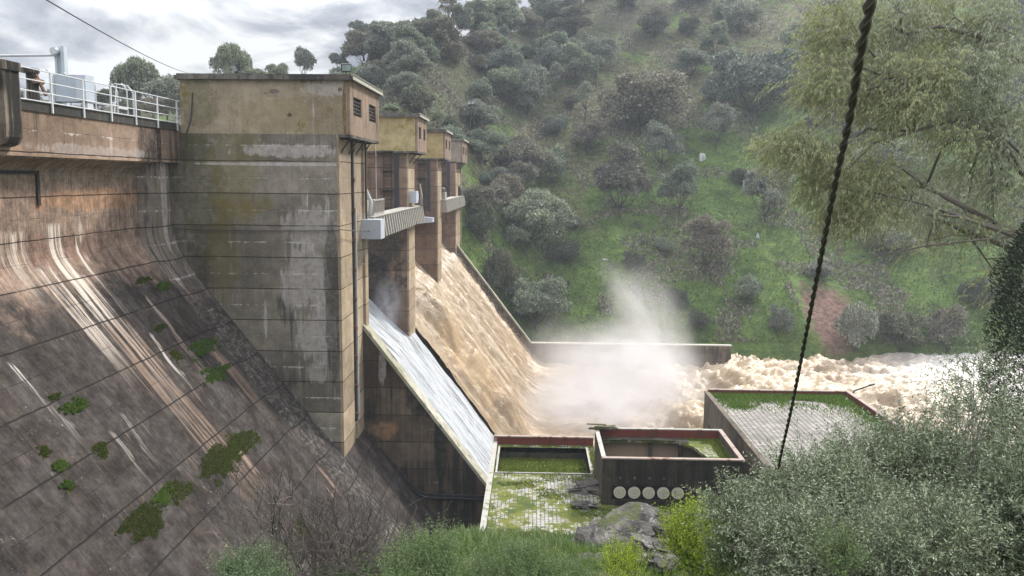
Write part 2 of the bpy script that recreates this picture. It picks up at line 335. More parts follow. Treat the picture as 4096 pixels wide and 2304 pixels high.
def slope_post(t, c):
    x, y, z = t.xyz()
    n = t.noise(0.5, 6, rough=0.65)
    lowm = t.step(t.math('ADD', z, t.math('MULTIPLY', t.math('SUBTRACT', n, 0.5), 5.5)), -3.9, -5.6)      # black crust below the bend
    brown = t.noise(1.0, 5, scale=(0.14, 1.1, 0.14), loc=(4, 9, 1), rough=0.62)
    crust = t.mix(t.step(t.noise(0.8, 6, rough=0.7, loc=(1, 5, 2)), 0.35, 0.68), (0.010, 0.010, 0.0105), (0.042, 0.0405, 0.041))
    lm = t.math('MULTIPLY', lowm, t.step(brown, 0.74, 0.65))
    c = t.mix(t.math('MULTIPLY', lm, 0.9), c, crust)
    gr = t.mix(t.step(t.noise(1.0, 6, scale=(0.5, 8.0, 0.5), loc=(6, 1, 6), rough=.75), .34, .66), (0.5, 0.49, 0.49), (1.55, 1.5, 1.45))
    c = t.mix(0.42, c, t.mix(1.0, c, gr, 'MULTIPLY'))
    c = t.mix(0.6, c, t.mix(1.0, c, t.mix(t.step(t.noise(2.2, 8, rough=.78, loc=(3, 3, 9)), .36, .64), (0.5, 0.5, 0.52), (1.6, 1.55, 1.5)), 'MULTIPLY'))
    gp_ = t.step(t.noise(0.42, 7, loc=(9, 9, 1), rough=.72), .53, .66)
    c = t.mix(t.math('MULTIPLY', t.math('MULTIPLY', gp_, lowm), 0.4), c, (0.095, 0.09, 0.088))
    fl = t.step(t.noise(1.0, 7, scale=(0.9, 2.6, 0.9), loc=(1, 7, 7), rough=.8), .63, .69)
    c = t.mix(t.math('MULTIPLY', fl, 0.4), c, (0.22, 0.165, 0.13))
    # pink runs below each joint
    f = t.math('FRACT', t.math('ADD', t.math('DIVIDE', t.math('SUBTRACT', z, 0.85), 1.75), 50.0))
    runs = t.math('MULTIPLY', t.step(t.math('ADD', t.noise(1.0, 6, scale=(0.45, 7.5, 0.45), loc=(2, 2, 2), rough=.7), t.math('MULTIPLY', f, 0.2)), 0.73, 0.83), t.step(t.noise(0.3, 4, loc=(3, 8, 8)), 0.53, 0.64))
    c = t.mix(t.math('MULTIPLY', runs, 0.6), c, (0.24, 0.16, 0.115))
    # long lime streaks that follow the fall line at fixed places along the dam
    s1 = t.noise(1.0, 7, scale=(0.16, 4.6, 0.16), loc=(0, 0.4, 0), rough=0.78)
    wob = t.math('ADD', y, t.math('MULTIPLY', t.math('SUBTRACT', t.noise(0.35, 3), 0.5), 1.6))
    for (yc, hw, ztop, zbot, amt, colr) in ((31.5, 1.25, -2.1, -3.9, 0.95, (0.58, 0.52, 0.44)), (34.45, .95, -1.9, -6.8, 0.95, (0.56, 0.50, 0.44)), (36.2, .32, -1.7, -5.6, 0.9, (0.56, 0.5, 0.45)), (32.9, 1.15, -3.6, -7.4, 0.92, (0.52, 0.45, 0.39)),
                                    (34.9, .8, -4.2, -8.2, 0.8, (0.5, 0.43, 0.37)), (34.6, 1.7, -6.0, -13.5, 0.62, (0.27, 0.195, 0.15)), (27.4, 0.3, -6.3, -8.2, 0.9, (0.6, 0.56, 0.53)), (36.4, .22, -7.0, -9.3, .9, (0.58, 0.53, 0.49)), (38.6, .3, -5.6, -8.5, .6, (0.45, 0.36, 0.3)),
                                    (42.3, 0.5, -4.3, -10, 0.25, (0.2, 0.14, 0.11)), (40.6, .9, -8.3, -11, .6, (0.30, 0.21, 0.16)), (30.4, .25, -9.0, -10.2, 0.8, (0.5, 0.45, 0.4)), (29.2, .2, -9.3, -10.3, 0.8, (0.5, 0.45, 0.4))):
        a = t.math('ABSOLUTE', t.math('SUBTRACT', wob, yc))
        band = t.step(a, hw, hw*0.35)
        zz = t.math('MULTIPLY', t.step(t.math('ADD', z, t.math('MULTIPLY', t.math('SUBTRACT', s1, 0.5), 1.5)), ztop, ztop-0.2), t.step(t.math('ADD', z, t.math('MULTIPLY', s1, 3.0)), zbot, zbot+4.0))
        mm = t.math('MULTIPLY', t.math('MULTIPLY', band, zz), t.step(t.math('ADD', s1, t.math('MULTIPLY', band, 0.12)), 0.56, 0.68))
        c = t.mix(t.math('MULTIPLY', mm, amt), c, colr)
    # painted pier shade and algae stain in a black strip, and grey lichen spots
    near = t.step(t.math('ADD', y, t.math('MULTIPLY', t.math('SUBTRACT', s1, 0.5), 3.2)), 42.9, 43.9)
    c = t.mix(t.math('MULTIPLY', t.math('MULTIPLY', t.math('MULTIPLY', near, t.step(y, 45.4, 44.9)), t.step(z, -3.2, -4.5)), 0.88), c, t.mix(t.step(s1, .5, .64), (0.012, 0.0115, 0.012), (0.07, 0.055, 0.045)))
    spots = t.math('MULTIPLY', t.step(t.noise(5.5, 5, rough=0.75, loc=(2, 1, 9)), 0.63, 0.67), t.step(t.noise(0.28, 3, loc=(8, 1, 2)), 0.5, 0.6))
    return t.mix(t.math('MULTIPLY', t.math('MULTIPLY', spots, t.step(y, 42.6, 42.0)), 0.6), c, (0.34, 0.34, 0.29))
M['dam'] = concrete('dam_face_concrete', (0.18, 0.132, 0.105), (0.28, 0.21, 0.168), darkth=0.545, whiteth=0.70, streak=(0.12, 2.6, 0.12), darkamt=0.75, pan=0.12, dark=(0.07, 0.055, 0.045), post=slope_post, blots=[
    ((-20.2, 36, 0.2), (1.5, 12, 0.55), (0.20, 0.18, 0.145), 0.6, 0.6), ((-20.2, 38, -1.1), (1.5, 5, 0.5), (0.36, 0.2, 0.1), 0.5, 0.6), ((-20.2, 33, -3.1), (1.2, 6, 0.7), (0.12, 0.07, 0.055), 0.6, 0.7, 1)])
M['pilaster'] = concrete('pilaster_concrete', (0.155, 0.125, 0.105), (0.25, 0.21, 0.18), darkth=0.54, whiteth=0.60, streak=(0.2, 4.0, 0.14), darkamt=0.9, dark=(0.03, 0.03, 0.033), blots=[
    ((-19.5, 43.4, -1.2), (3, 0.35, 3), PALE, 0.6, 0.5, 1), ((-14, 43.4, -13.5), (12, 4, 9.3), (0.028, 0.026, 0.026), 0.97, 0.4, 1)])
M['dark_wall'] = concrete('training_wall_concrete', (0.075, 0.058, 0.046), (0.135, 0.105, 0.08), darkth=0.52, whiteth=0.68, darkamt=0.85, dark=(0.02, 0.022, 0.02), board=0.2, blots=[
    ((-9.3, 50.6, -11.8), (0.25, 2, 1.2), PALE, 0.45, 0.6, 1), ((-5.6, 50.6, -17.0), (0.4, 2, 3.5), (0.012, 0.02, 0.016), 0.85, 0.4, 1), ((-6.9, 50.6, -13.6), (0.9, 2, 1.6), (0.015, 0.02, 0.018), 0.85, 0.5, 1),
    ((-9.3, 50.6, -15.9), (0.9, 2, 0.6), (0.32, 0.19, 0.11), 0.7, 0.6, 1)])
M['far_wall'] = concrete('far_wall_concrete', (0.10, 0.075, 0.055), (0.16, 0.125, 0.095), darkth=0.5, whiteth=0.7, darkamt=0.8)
M['coping'] = concrete('coping_concrete', (0.30, 0.29, 0.22), (0.44, 0.42, 0.35), jt=False, panels=False, darkth=0.57, whiteth=0.62, streak=(2, 2, 1.2), board=0.03, moss=(0.12, 0.12, 0.05), mosth=0.6)
M['floor_conc'] = concrete('chute_concrete', (0.16, 0.13, 0.105), (0.26, 0.22, 0.18), streak=(0.15, 3, 0.15), whiteth=0.66)
# ------------------------------------------------------------------ the dam
BETA = 1.28; ZC = 29.25
def prof(off=0.0, zlow=-19.8, top=0.86):                           # downstream profile of the dam: upright wall, bend, 0.8:1 face
    pts = [(-20.2, top), (-20.2, -2.8), (-20.17, -3.1), (-20.08, -3.42), (-19.9, -3.76), (-19.6, -4.18), (-18.6, -5.02)]
    pts.append((-(zlow+ZC)/BETA, zlow))
    pts[6] = (-18.75, -ZC+18.75*BETA)
    out = []
    for i, (x, z) in enumerate(pts):
        a = pts[max(i-1, 0)]; b = pts[min(i+1, len(pts)-1)]
        tx, tz = b[0]-a[0], b[1]-a[1]; L = math.hypot(tx, tz)
        out.append((x - tz/L*off, z + tx/L*off))
    return out
dam = thing('dam_wall', 'stained concrete dam face falling away left of the first gate tower', 'dam', (-22, 30, -20))
def AB(mb, name, m, parent, smooth=False): return abs_child(mb.build(name, m, smooth=smooth), parent)
pr = prof(zlow=-26)
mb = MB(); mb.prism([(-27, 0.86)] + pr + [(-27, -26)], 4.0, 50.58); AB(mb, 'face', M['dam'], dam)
def round_strip(mb, y0, y1, off, n=8, zlow=-26):
    fr = (1, 1, 1, .95, .85, .6, .3, .12)                   # a half-round rib that follows the profile
    rows = []
    for k in range(n+1):
        a = k/n; y = y0+(y1-y0)*a; o = off*(0.35+0.65*math.sqrt(max(0, math.sin(math.pi*(0.04+0.92*a)))))
        if k in (0, n): o = 0.02
        rows.append([(prof(o*fr[i], zlow)[i][0], y, prof(o*fr[i], zlow)[i][1]) for i in range(8)])
    m_ = len(rows[0]); V = [p for r in rows for p in r]
    mb.add(V, [(i*m_+j, i*m_+j+1, (i+1)*m_+j+1, (i+1)*m_+j) for i in range(n) for j in range(m_-1)])
mb = MB(); round_strip(mb, 41.9, 44.96, 0.75); AB(mb, 'pilaster', M['pilaster'], dam, True)
# crest beam with its cove and the deck
mb = MB(); mb.box(-24.0, -19.2, 4, 44.97, 0.70, 2.42); AB(mb, 'crest_beam', M['beam'], dam)
mb = MB()
cove = [(-20.25, 0.1), (-20.2, 0.1), (-20.05, 0.3), (-19.75, 0.5), (-19.3, 0.64), (-19.3, 0.695), (-20.25, 0.695)]
yy = 4.0
while yy < 41.5:
    mb.prism(cove, yy, min(yy+2.2, 41.8)); yy += 2.24
AB(mb, 'cove', M['pilaster'] if False else M['dam'], dam)
mb = MB(); mb.box(-24.6, -19.14, 4, 44.95, 2.42, 2.80); mb.box(-27, -24.6, 4, 46.5, 1.5, 2.6); AB(mb, 'deck_kerb', M['kerb'], dam)
mb = MB(); mb.box(-24.2, -21.1, 46.5, 130, 1.6, 3.0); AB(mb, 'deck', M['slab'], dam)
# the sunk panel on the upper wall, with its black edge
p0 = at(0, 690, X=-20.2); p1 = at(142, 690, X=-20.2); p2 = at(155, 822, X=-20.2)
mb = MB(); mb.box(-20.2, -20.12, p0.y-4, p1.y, p1.z-0.06, p1.z+0.07); mb.box(-20.2, -20.12, p1.y-0.06, p1.y+0.12, p2.z, p1.z+0.07)
AB(mb, 'panel_edge', plain('bitumen', (0.018, 0.017, 0.02), 0.8), dam)
# ------------------------------------------------------------------ gate towers
steel_dark = plain('dark_steel', (0.05, 0.048, 0.047), 0.7, var=0.4, rust=(0.12, 0.05, 0.025)); M['steel'] = steel_dark
M['galv'] = plain('galvanised_steel', (0.52, 0.54, 0.56), 0.5, var=0.15, rust=(0.3, 0.24, 0.2), rth=0.66)
M['white_steel'] = plain('old_white_paint', (0.30, 0.285, 0.26), 0.7, var=0.2, rust=(0.22, 0.15, 0.115), rsc=3.2, rth=0.59)
M['grey_box'] = plain('grey_painted_box', (0.42, 0.45, 0.52), 0.6, var=0.1, rust=(0.2, 0.2, 0.22), rth=0.66)
M['glass'] = plain('dark_glass', (0.02, 0.025, 0.03), 0.15, var=0.2, spec=0.6)
def tower(i, name_label, y0, y1, hy0, hy1, xh, ztop, zbot, xback, mats, wins=True):
    t = thing('gate_tower', name_label, 'gate tower', (-15, (y0+y1)/2, -16), 'gate towers of the spillway')
    mside, mfront, mh, mhf = mats
    xf = -10.5
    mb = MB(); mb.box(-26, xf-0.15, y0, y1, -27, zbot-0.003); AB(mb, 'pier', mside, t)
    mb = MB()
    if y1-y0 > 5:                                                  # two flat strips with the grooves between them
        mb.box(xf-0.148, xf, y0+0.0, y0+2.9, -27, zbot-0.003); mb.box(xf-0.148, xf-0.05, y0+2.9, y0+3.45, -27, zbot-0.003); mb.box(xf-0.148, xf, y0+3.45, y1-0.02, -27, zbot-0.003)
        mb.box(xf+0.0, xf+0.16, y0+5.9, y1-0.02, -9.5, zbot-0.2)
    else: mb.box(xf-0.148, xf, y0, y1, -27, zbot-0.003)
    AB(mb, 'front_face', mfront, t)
    mb = MB(); th = 0.22
    mb.box(xback, xh-th, hy0, hy0+th, zbot, ztop); mb.box(xback, xh-th, hy1-th, hy1, zbot, ztop); mb.box(xback, xback+th, hy0+th, hy1-th, zbot, ztop)
    AB(mb, 'house_wall', mh, t)
    # front wall with two window openings
    wh = (ztop-zbot)
    wy = [(hy0+0.10*(hy1-hy0), hy0+0.355*(hy1-hy0)), (hy0+0.62*(hy1-hy0), hy0+0.87*(hy1-hy0))]
    wz0, wz1 = zbot+0.38*wh, zbot+0.73*wh
    mb = MB(); mb.box(xh-th, xh, hy0, hy1, zbot, wz0); mb.box(xh-th, xh, hy0, hy1, wz1, ztop)
    ys = [hy0, wy[0][0], wy[0][1], wy[1][0], wy[1][1], hy1]
    for a, b in ((0, 1), (2, 3), (4, 5)): mb.box(xh-th, xh, ys[a], ys[b], wz0, wz1)
    AB(mb, 'front_wall', mhf, t)
    mb = MB(); mb.box(xback, xh, hy0, hy1, zbot-0.16, zbot-0.004); AB(mb, 'floor_slab', M['slab'], t)
    ov = 0.22
    mb = MB(); mb.box(xback-ov, xh+ov, hy0-ov, hy1+ov, ztop, ztop+0.2); mb.box(xback-ov+.1, xh+ov-.1, hy0-ov+.1, hy1+ov-.1, ztop+0.2, ztop+0.30)
    AB(mb, 'roof', M['slab'], t)
    mb = MB(); mb.box(xh+ov, xh+ov+0.03, hy0-ov, hy1+ov, ztop+0.02, ztop+0.27); mb.box(xh+ov-.09, xh+ov+.03, hy0-ov, hy1+ov, ztop+.2, ztop+.31); AB(mb, 'roof_edge', M['slab_edge'], t)
    for (a, b) in wy:
        wb = MB(); wb.box(xh-th+0.04, xh-th+0.06, a, b, wz0, wz1); w = AB(wb, 'window', M['glass'], t)
        g = MB(); k = 4; lv = 5
        for q in range(k+1): yq = a+(b-a)*q/k; g.box(xh-0.13, xh-0.08, yq-0.03, yq+0.03, wz0, wz1)
        for q in range(lv+1): zq = wz0+(wz1-wz0)*q/lv; g.box(xh-0.12, xh-0.07, a, b, zq-0.025, zq+0.025)
        o = g.build('window_bars', steel_dark); o.parent = w; o.matrix_parent_inverse = Matrix.Identity(4)
        pn = MB()
        for (qa, qb) in ((1, 3), (2, 1), (3, 2), (1, 2)):
            ya = a+(b-a)*qa/k; za = wz0+(wz1-wz0)*qb/lv
            pn.box(xh-0.15, xh-0.14, ya-0.2*(b-a)*0.9/k*4*0.25, ya+0.04, za+0.02, za+(wz1-wz0)/lv-0.03)
        ABS(pn, 'pane', M['galv'], w)
    for q in range(4 if y1-y0 > 5 else 2):                         # struts under the overhang
        yq = y0+0.5+(y1-y0-1.0)*q/(3 if y1-y0 > 5 else 1)
        s_ = MB(); s_.tube([(xf-0.02, yq, zbot-1.0), (xh-0.15, yq, zbot-0.17)], 0.045, 4); s_.tube([(xf-0.02, yq, zbot-0.22), (xh-0.1, yq, zbot-0.22)], 0.05, 4); AB(s_, 'bracket', steel_dark, t)
    return t
def zz(y, Y): return (VPY-y)*Y/F
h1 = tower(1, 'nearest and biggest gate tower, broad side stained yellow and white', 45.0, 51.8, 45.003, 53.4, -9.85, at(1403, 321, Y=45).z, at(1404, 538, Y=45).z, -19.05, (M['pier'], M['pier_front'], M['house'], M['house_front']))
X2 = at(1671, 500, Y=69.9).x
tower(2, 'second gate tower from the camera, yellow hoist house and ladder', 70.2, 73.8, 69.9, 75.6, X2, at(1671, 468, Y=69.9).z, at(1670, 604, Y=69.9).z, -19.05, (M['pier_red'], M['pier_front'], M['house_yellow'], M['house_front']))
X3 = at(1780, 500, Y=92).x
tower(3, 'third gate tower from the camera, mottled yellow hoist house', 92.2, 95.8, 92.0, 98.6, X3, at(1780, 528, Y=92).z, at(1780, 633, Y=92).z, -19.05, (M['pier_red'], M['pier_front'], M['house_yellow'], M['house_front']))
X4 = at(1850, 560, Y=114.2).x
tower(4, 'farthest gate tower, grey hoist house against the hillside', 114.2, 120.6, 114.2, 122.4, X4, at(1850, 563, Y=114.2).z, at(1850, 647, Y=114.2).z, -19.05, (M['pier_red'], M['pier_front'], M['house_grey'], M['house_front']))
# pipes and ladders on the towers
pipe = thing('drain_pipe', 'dark rusty pipe with collars running down the nearest gate tower', 'pipe', (-10.4, 48.2, -14.6))
mb = MB(); mb.tube([(-10.47, 48.2, 2.2), (-10.47, 48.2, -14.6)], 0.09, 8); AB(mb, 'pipe', M['steel'], pipe)
mb = MB()
for z in np.arange(1.6, -14.5, -1.75): mb.box(-10.55, -10.33, 48.0, 48.32, z-0.12, z+0.12)
ABS(mb, 'collar', plain('rust_collar', (0.09, 0.05, 0.035), 0.8), pipe)
cp = thing('conduit', 'thin pale conduit beside the rusty pipe on the nearest tower', 'conduit', (-10.4, 48.75, -14.6))
mb = MB(); mb.tube([(-10.44, 48.75, -1.9), (-10.44, 48.75, -14.6)], 0.05, 6); AB(mb, 'tube', M['galv'], cp)
cp = thing('conduit', 'dark conduit down the far edge of the nearest tower front', 'conduit', (-10.4, 51.2, -3))
mb = MB(); mb.tube([(-10.28, 51.15, 2.1), (-10.28, 51.15, -2.9)], 0.06, 6); AB(mb, 'tube', M['steel'], cp)
def ladder(y, xc, z0, z1, label):
    t = thing('ladder', label, 'ladder', (xc, y, z0), 'access ladders in the gate bays')
    yf = y-0.16
    for s_ in (-1, 1):
        mb = MB(); mb.box(xc+s_*0.33-0.04, xc+s_*0.33+0.04, yf, yf+0.1, z0, z1); AB(mb, 'stile', M['steel'], t)
    mb = MB(); z = z0+0.2
    while z < z1: mb.tube([(xc-0.33, yf+.04, z), (xc+0.33, yf+.04, z)], 0.025, 4); z += 0.33
    ABS(mb, 'rung', M['steel'], t)
    for z in np.arange(z0+0.4, z1, 1.6):
        mb = MB(); mb.box(xc-0.55, xc+0.5, yf-0.35, yf+0.16, z, z+0.08); AB(mb, 'hoop', M['steel'], t)
    mb = MB(); mb.box(xc+0.55, xc+0.95, y-0.07, y-0.002, z0, z1); AB(mb, 'slot_shade', plain('slot_shade_dark', (0.035, 0.035, 0.045), 0.6), t)  # flat dark strip stands for the shade inside a gate slot
ladder(70.2, -12.25, -3.0, 2.2, 'caged ladder beside a black strip for the shaded gate slot on the second tower')
ladder(92.2, -12.3, -3.6, 2.2, 'caged ladder beside a black strip for the shaded gate slot on the third tower')
ladder(114.2, -12.3, -3.0, 2.2, 'caged ladder beside a black strip for the shaded gate slot on the farthest tower')
# radial gates and the ribbed walkway girders
M['gate'] = plain('gate_steel', (0.06, 0.06, 0.065), 0.6, rust=(0.12, 0.06, 0.035))
for k, (a, b, zl, nm) in enumerate(((51.82, 70.18, -9.3, 'nearest'), (73.82, 92.18, -6.5, 'middle'), (95.82, 114.18, -6.5, 'farthest'))):
    t = thing('spillway_gate', 'dark curved spillway gate raised in the %s bay' % nm, 'gate', (-18, (a+b)/2, -6), 'spillway gates')
    mb = MB(); pg = [(-17.5+1.5*math.cos(q)-0.0, zl+6.5*(1-math.cos(q*1.0))*0+6.5*i/8) for i, q in enumerate(np.linspace(-0.8, 0.8, 9))]
    poly = pg + [(x-0.25, z) for x, z in reversed(pg)]; mb.prism(poly, a, b); AB(mb, 'skin_plate', M['gate'], t)
def girder(y0, y1, xt, xb, zt, zb, label, boxes=True):
    t = thing('walkway_girder', label, 'girder', (xt, (y0+y1)/2, zb), 'ribbed white walkway girders')
    mb = MB(); poly = [(xt-0.9, zt), (xt, zt), (xb, zb), (xt-0.5, zb)]
    mb.prism(poly, y0, y1); AB(mb, 'body', M['white_steel'], t)
    n = int((y1-y0)/0.95); mb = MB()
    for i in range(n+1):
        y = y0+(y1-y0-0.16)*i/n; mb.prism([(xt-0.0, zt-0.05), (xt+0.26, zt-0.05), (xb+0.26, zb+0.02), (xb, zb+0.02)], y, y+0.3)
    ABS(mb, 'rib', M['white_steel'], t)
    mb = MB(); mb.box(xt-0.95, xt+0.2, y0-0.05, y1+0.05, zt, zt+0.07); AB(mb, 'top_plate', M['white_steel'], t)
    return t
zt1 = at(1477, 871, Y=52).z; zb1 = at(1497, 958, Y=52).z
g1 = girder(52.0, 74.6, -10.15, -9.95, zt1, zb1, 'ribbed white girder with peeling paint across the nearest bay')
girder(95.0, 120.3, -10.15, -9.95, zt1, zb1, 'ribbed white girder across the farthest bay')
gb = MB(); gb.box(-11.0, -9.3, 50.6, 51.95, zt1-1.25, zt1-0.05); tag(gb.build('switch_box', M['grey_box']), 'pale grey box hung at the near end of the nearest girder', 'box')
gb = MB()
gb.box(-10.6, -9.9, 70.6, 71.9, -2.1, -1.1); gb.box(-10.55, -9.95, 71.95, 72.5, -1.9, -1.3)
tag(gb.build('switch_box', M['grey_box']), 'pale grey box standing on the far end of the nearest girder', 'box')
cg = thing('cage', 'rusty mesh cage standing on the near end of the nearest girder', 'cage', (-10.4, 54.5, zt1))
mb = MB(); mb.box(-11.0, -10.25, 53.3, 57.2, zt1+0.07, zt1+0.22); mb.box(-10.95, -10.88, 53.3, 57.2, zt1+.2, zt1+1.05); AB(mb, 'base', M['white_steel'], cg)
mb = MB()
for i in range(9): y = 53.35+3.8*i/8; mb.box(-10.32, -10.24, y-0.05, y+0.05, zt1+0.2, zt1+1.05)
mb.box(-10.34, -10.22, 53.3, 57.2, zt1+1.0, zt1+1.1); ABS(mb, 'bar', M['white_steel'], cg)
hk = MB(); hk.tube([(-10.3, 52.4, zt1+0.07), (-10.25, 52.5, zt1+1.0), (-10.5, 52.1, zt1+1.8), (-10.55, 51.95, zt1+2.2)], [0.12, 0.13, 0.1, 0.05], 6)
tag(hk.build('lifting_arm', M['galv'], smooth=True), 'curved galvanised lifting arm between the cage and the near tower', 'lifting arm')
hk = MB(); hk.tube([(-9.9, 73.6, zt1+0.07), (-9.9, 73.8, zt1+1.0), (-9.95, 73.3, zt1+2.0)], [0.14, 0.12, 0.05], 6)
tag(hk.build('lifting_arm', M['white_steel'], smooth=True), 'curved lifting arm on the far end of the nearest girder', 'lifting arm')
rp = MB(); rp.tube([(-10.6, 56.2, zt1+1.1), (-10.6, 56.2, 2.3)], 0.025, 4); tag(rp.build('hoist_rope', M['galv']), 'thin pale rope hanging above the mesh cage', 'rope')
p = at(1690, 880, Y=90.5)
wb = thing('hoist_box', 'pale grey stub of a hoist arm fixed to the third tower', 'hoist', (p.x, 90.5, p.z-0.4))
mb = MB(); mb.prism([(p.x-0.7, p.z-0.45), (p.x+1.1, p.z-0.25), (p.x+1.1, p.z+0.22), (p.x-0.7, p.z+0.4)], 90.6, 92.19); AB(mb, 'arm', M['grey_box'], wb)
mb = MB(); mb.box(p.x-1.7, p.x-0.75, 91.1, 92.19, p.z-0.3, p.z+0.35); AB(mb, 'bearing', M['steel'], wb)
for (bx, by, lb) in ((-10.6, 97.3, 'small rusty winch box at the near end of the farthest girder'), (-10.5, 118.5, 'small dark winch box at the far end of the farthest girder')):
    t = thing('winch', lb, 'winch', (bx, by, zt1+.07)); mb = MB(); mb.box(bx-.5, bx+.45, by-1.0, by+1.0, zt1+.07, zt1+.9); AB(mb, 'housing', M['white_steel'] if by < 100 else M['steel'], t)
    mb = MB(); mb.tube([(bx, by-1.25, zt1+1.2), (bx, by+1.25, zt1+1.2)], .3, 10); AB(mb, 'drum', M['steel'], t)
# floodlights on the first roof
def flood(p, label, face):
    t = thing('floodlight', label, 'floodlight', p, 'floodlights on the nearest roof')
    x, y, z = p; f = Vector(face).normalized(); s_ = f.cross(Vector((0, 0, 1))).normalized(); u = s_.cross(f)
    mb = MB(); mb.tube([(x, y, z), (x, y, z+0.22)], 0.04, 6); mb.obox((x, y, z+0.24), s_*0.27, f*0.03, u*0.03); AB(mb, 'stand', M['steel'], t)
    c = Vector((x, y, z+0.45)); mb = MB(); mb.obox(c, s_*0.27, u*0.2, f*0.09); mb.obox(c-f*0.12, s_*0.2, u*0.12, f*0.05); AB(mb, 'housing', M['steel'], t)
    mb = MB(); mb.obox(c+f*0.1, s_*0.23, u*0.16, f*0.012); AB(mb, 'lens', plain('lamp_lens', (0.35, 0.45, 0.47), 0.2, spec=0.7), t)
fz = at(1403, 321, Y=45).z+.3
a = at(945, 285, Y=46.0); flood((a.x, 46.0, fz), 'dark floodlight in the middle of the nearest roof edge', (-0.6, -0.5, -0.45))
a = at(1388, 285, Y=45.6); flood((a.x-.05, 45.6, fz), 'floodlight with a pale lens at the corner of the nearest roof', (0.4, -1, -0.5))
# cable on the side of the first house and rusty hooks
mb = MB(); a = at(770, 370, Y=44.96); b = at(765, 470, Y=44.96); c_ = at(750, 520, Y=44.96); mb.tube([a, b, c_, at(742, 545, Y=44.96)], 0.035, 5)
tag(mb.build('wall_cable', M['steel']), 'dark cable hanging on the left end of the nearest hoist house', 'cable')
# ------------------------------------------------------------------ crest furniture
_crest0 = set(bpy.data.objects)
t = thing('railing', 'long galvanised railing along the dam crest', 'railing', (-19.2, 38, 2.7))
for i in range(14):
    y = 44.6-2.33*i
    mb = MB(); mb.box(-19.12, -19.06, y-0.045, y+0.045, 2.62, 4.22); AB(mb, 'post', M['galv'], t)
for z in (4.2, 3.78, 3.36, 3.02):
    mb = MB(); mb.tube([(-19.09, 14.0, z), (-19.09, 44.97, z)], 0.025, 6); AB(mb, 'rail', M['galv'], t)
t = thing('railing', 'low galvanised railing on the upstream side of the crest', 'railing', (-24, 40, 3.0))
for i in range(9):
    y = 47-2.0*i; mb = MB(); mb.box(-23.9, -23.83, y-0.04, y+0.04, 3.02, 4.1); AB(mb, 'post', M['galv'], t)
for z in (4.1, 3.7, 3.35):
    mb = MB(); mb.tube([(-23.87, 20.0, z), (-23.87, 47, z)], 0.03, 6); AB(mb, 'rail', M['galv'], t)
t = thing('concrete_pillar', 'blackened square concrete pillar standing through the crest railing', 'pillar', (-19, 29.6, 1.2))
M['pillar'] = concrete('pillar_concrete', (0.10, 0.085, 0.07), (0.22, 0.185, 0.15), jt=False, panels=False, darkth=0.47, whiteth=0.68, darkamt=0.95, dark=(0.02, 0.019, 0.018))
mb = MB(); PY0, PY1 = at(14, 400, X=-18.75).y, at(80, 400, X=-18.75).y; mb.box(-19.5, -18.72, PY0, PY1, 1.9, 3.9); mb.box(-19.55, -18.66, PY0-.03, PY1+.03, 3.9, 4.22)
AB(mb, 'shaft', M['pillar'], t)
mb = MB(); q = [(-19.2, 1.9), (-18.72, 1.9), (-18.74, 1.55), (-18.85, 1.32), (-19.05, 1.22), (-19.2, 1.2)]; mb.prism(q, PY0, PY1)
AB(mb, 'bracket', M['pillar'], t)
t = thing('mast', 'light blue steel mast with a long arm on the dam crest', 'mast', (-22.5, 39.8, 3.0))
mb = MB(); mb.box(-22.72, -22.62, 39.65, 39.95, 3.0, 6.2); mb.box(-22.42, -22.26, 39.65, 39.95, 3.0, 6.25); mb.box(-22.62, -22.42, 39.77, 39.83, 3.0, 6.2)
M['blue'] = plain('light_blue_paint', (0.44, 0.50, 0.54), 0.6, var=0.12); AB(mb, 'column', M['blue'], t)
mb = MB(); mb.tube([(-22.6, 39.6, 5.82), (-27.5, 39.6, 5.75)], 0.06, 8); AB(mb, 'arm', M['galv'], t)
mb = MB(); mb.tube([(-22.66, 39.45, 6.0), (-22.66, 39.75, 6.0)], 0.17, 12); AB(mb, 'pulley', M['galv'], t)
t = thing('control_cabinet', 'pale blue steel control cabinet on the dam crest behind the railing', 'cabinet', (-22, 40, 3.0))
mb = MB(); mb.box(-22.2, -20.5, 38.2, 38.9, 3.55, 4.75); AB(mb, 'body', plain('cabinet_blue', (0.42, 0.475, 0.54), 0.5, var=0.1), t)
mb = MB(); mb.box(-20.95, -20.5, 38.16, 38.2, 3.58, 4.72); AB(mb, 'door', plain('cabinet_door', (0.52, 0.57, 0.62), 0.5, var=0.1), t)
mb = MB()
for x in (-22.1, -20.6): mb.box(x-.06, x+.06, 38.3, 38.8, 3.02, 3.55)
ABS(mb, 'leg', M['galv'], t)
posts = [(228, 257, 'curved galvanised post left of the mast'), (297, 272, 'curved galvanised post right of the mast above the cabinet'), (395, 290, 'lone curved galvanised post right of the cabinet'),
         (482, 320, 'curved post on the left of the small crest gate'), (521, 318, 'curved post on the right of the small crest gate'), (545, 330, 'curved post next to the crest gate, farthest from the cabinet')]
for x, y, lb in posts:
    Y = 22*F/(VPX-x); top = at(x, y, Y=Y)
    t = thing('fence_post', lb, 'fence post', (-22, Y, 3.0), 'curved fence posts on the crest')
    zt = top.z; mb = MB(); mb.tube([(-22, Y, 3.0), (-22, Y, zt-0.45), (-22.06, Y, zt-0.25), (-22.28, Y, zt-0.02)], 0.045, 6); AB(mb, 'pole', M['galv'], t)
    mb = MB(); mb.box(-22.1, -21.9, Y-.1, Y+.1, 3.0, 3.04); AB(mb, 'foot', M['galv'], t)
t = thing('crest_gate', 'small white gate frame with crossbars on the crest', 'gate', (-22, 44.6, 3.0))
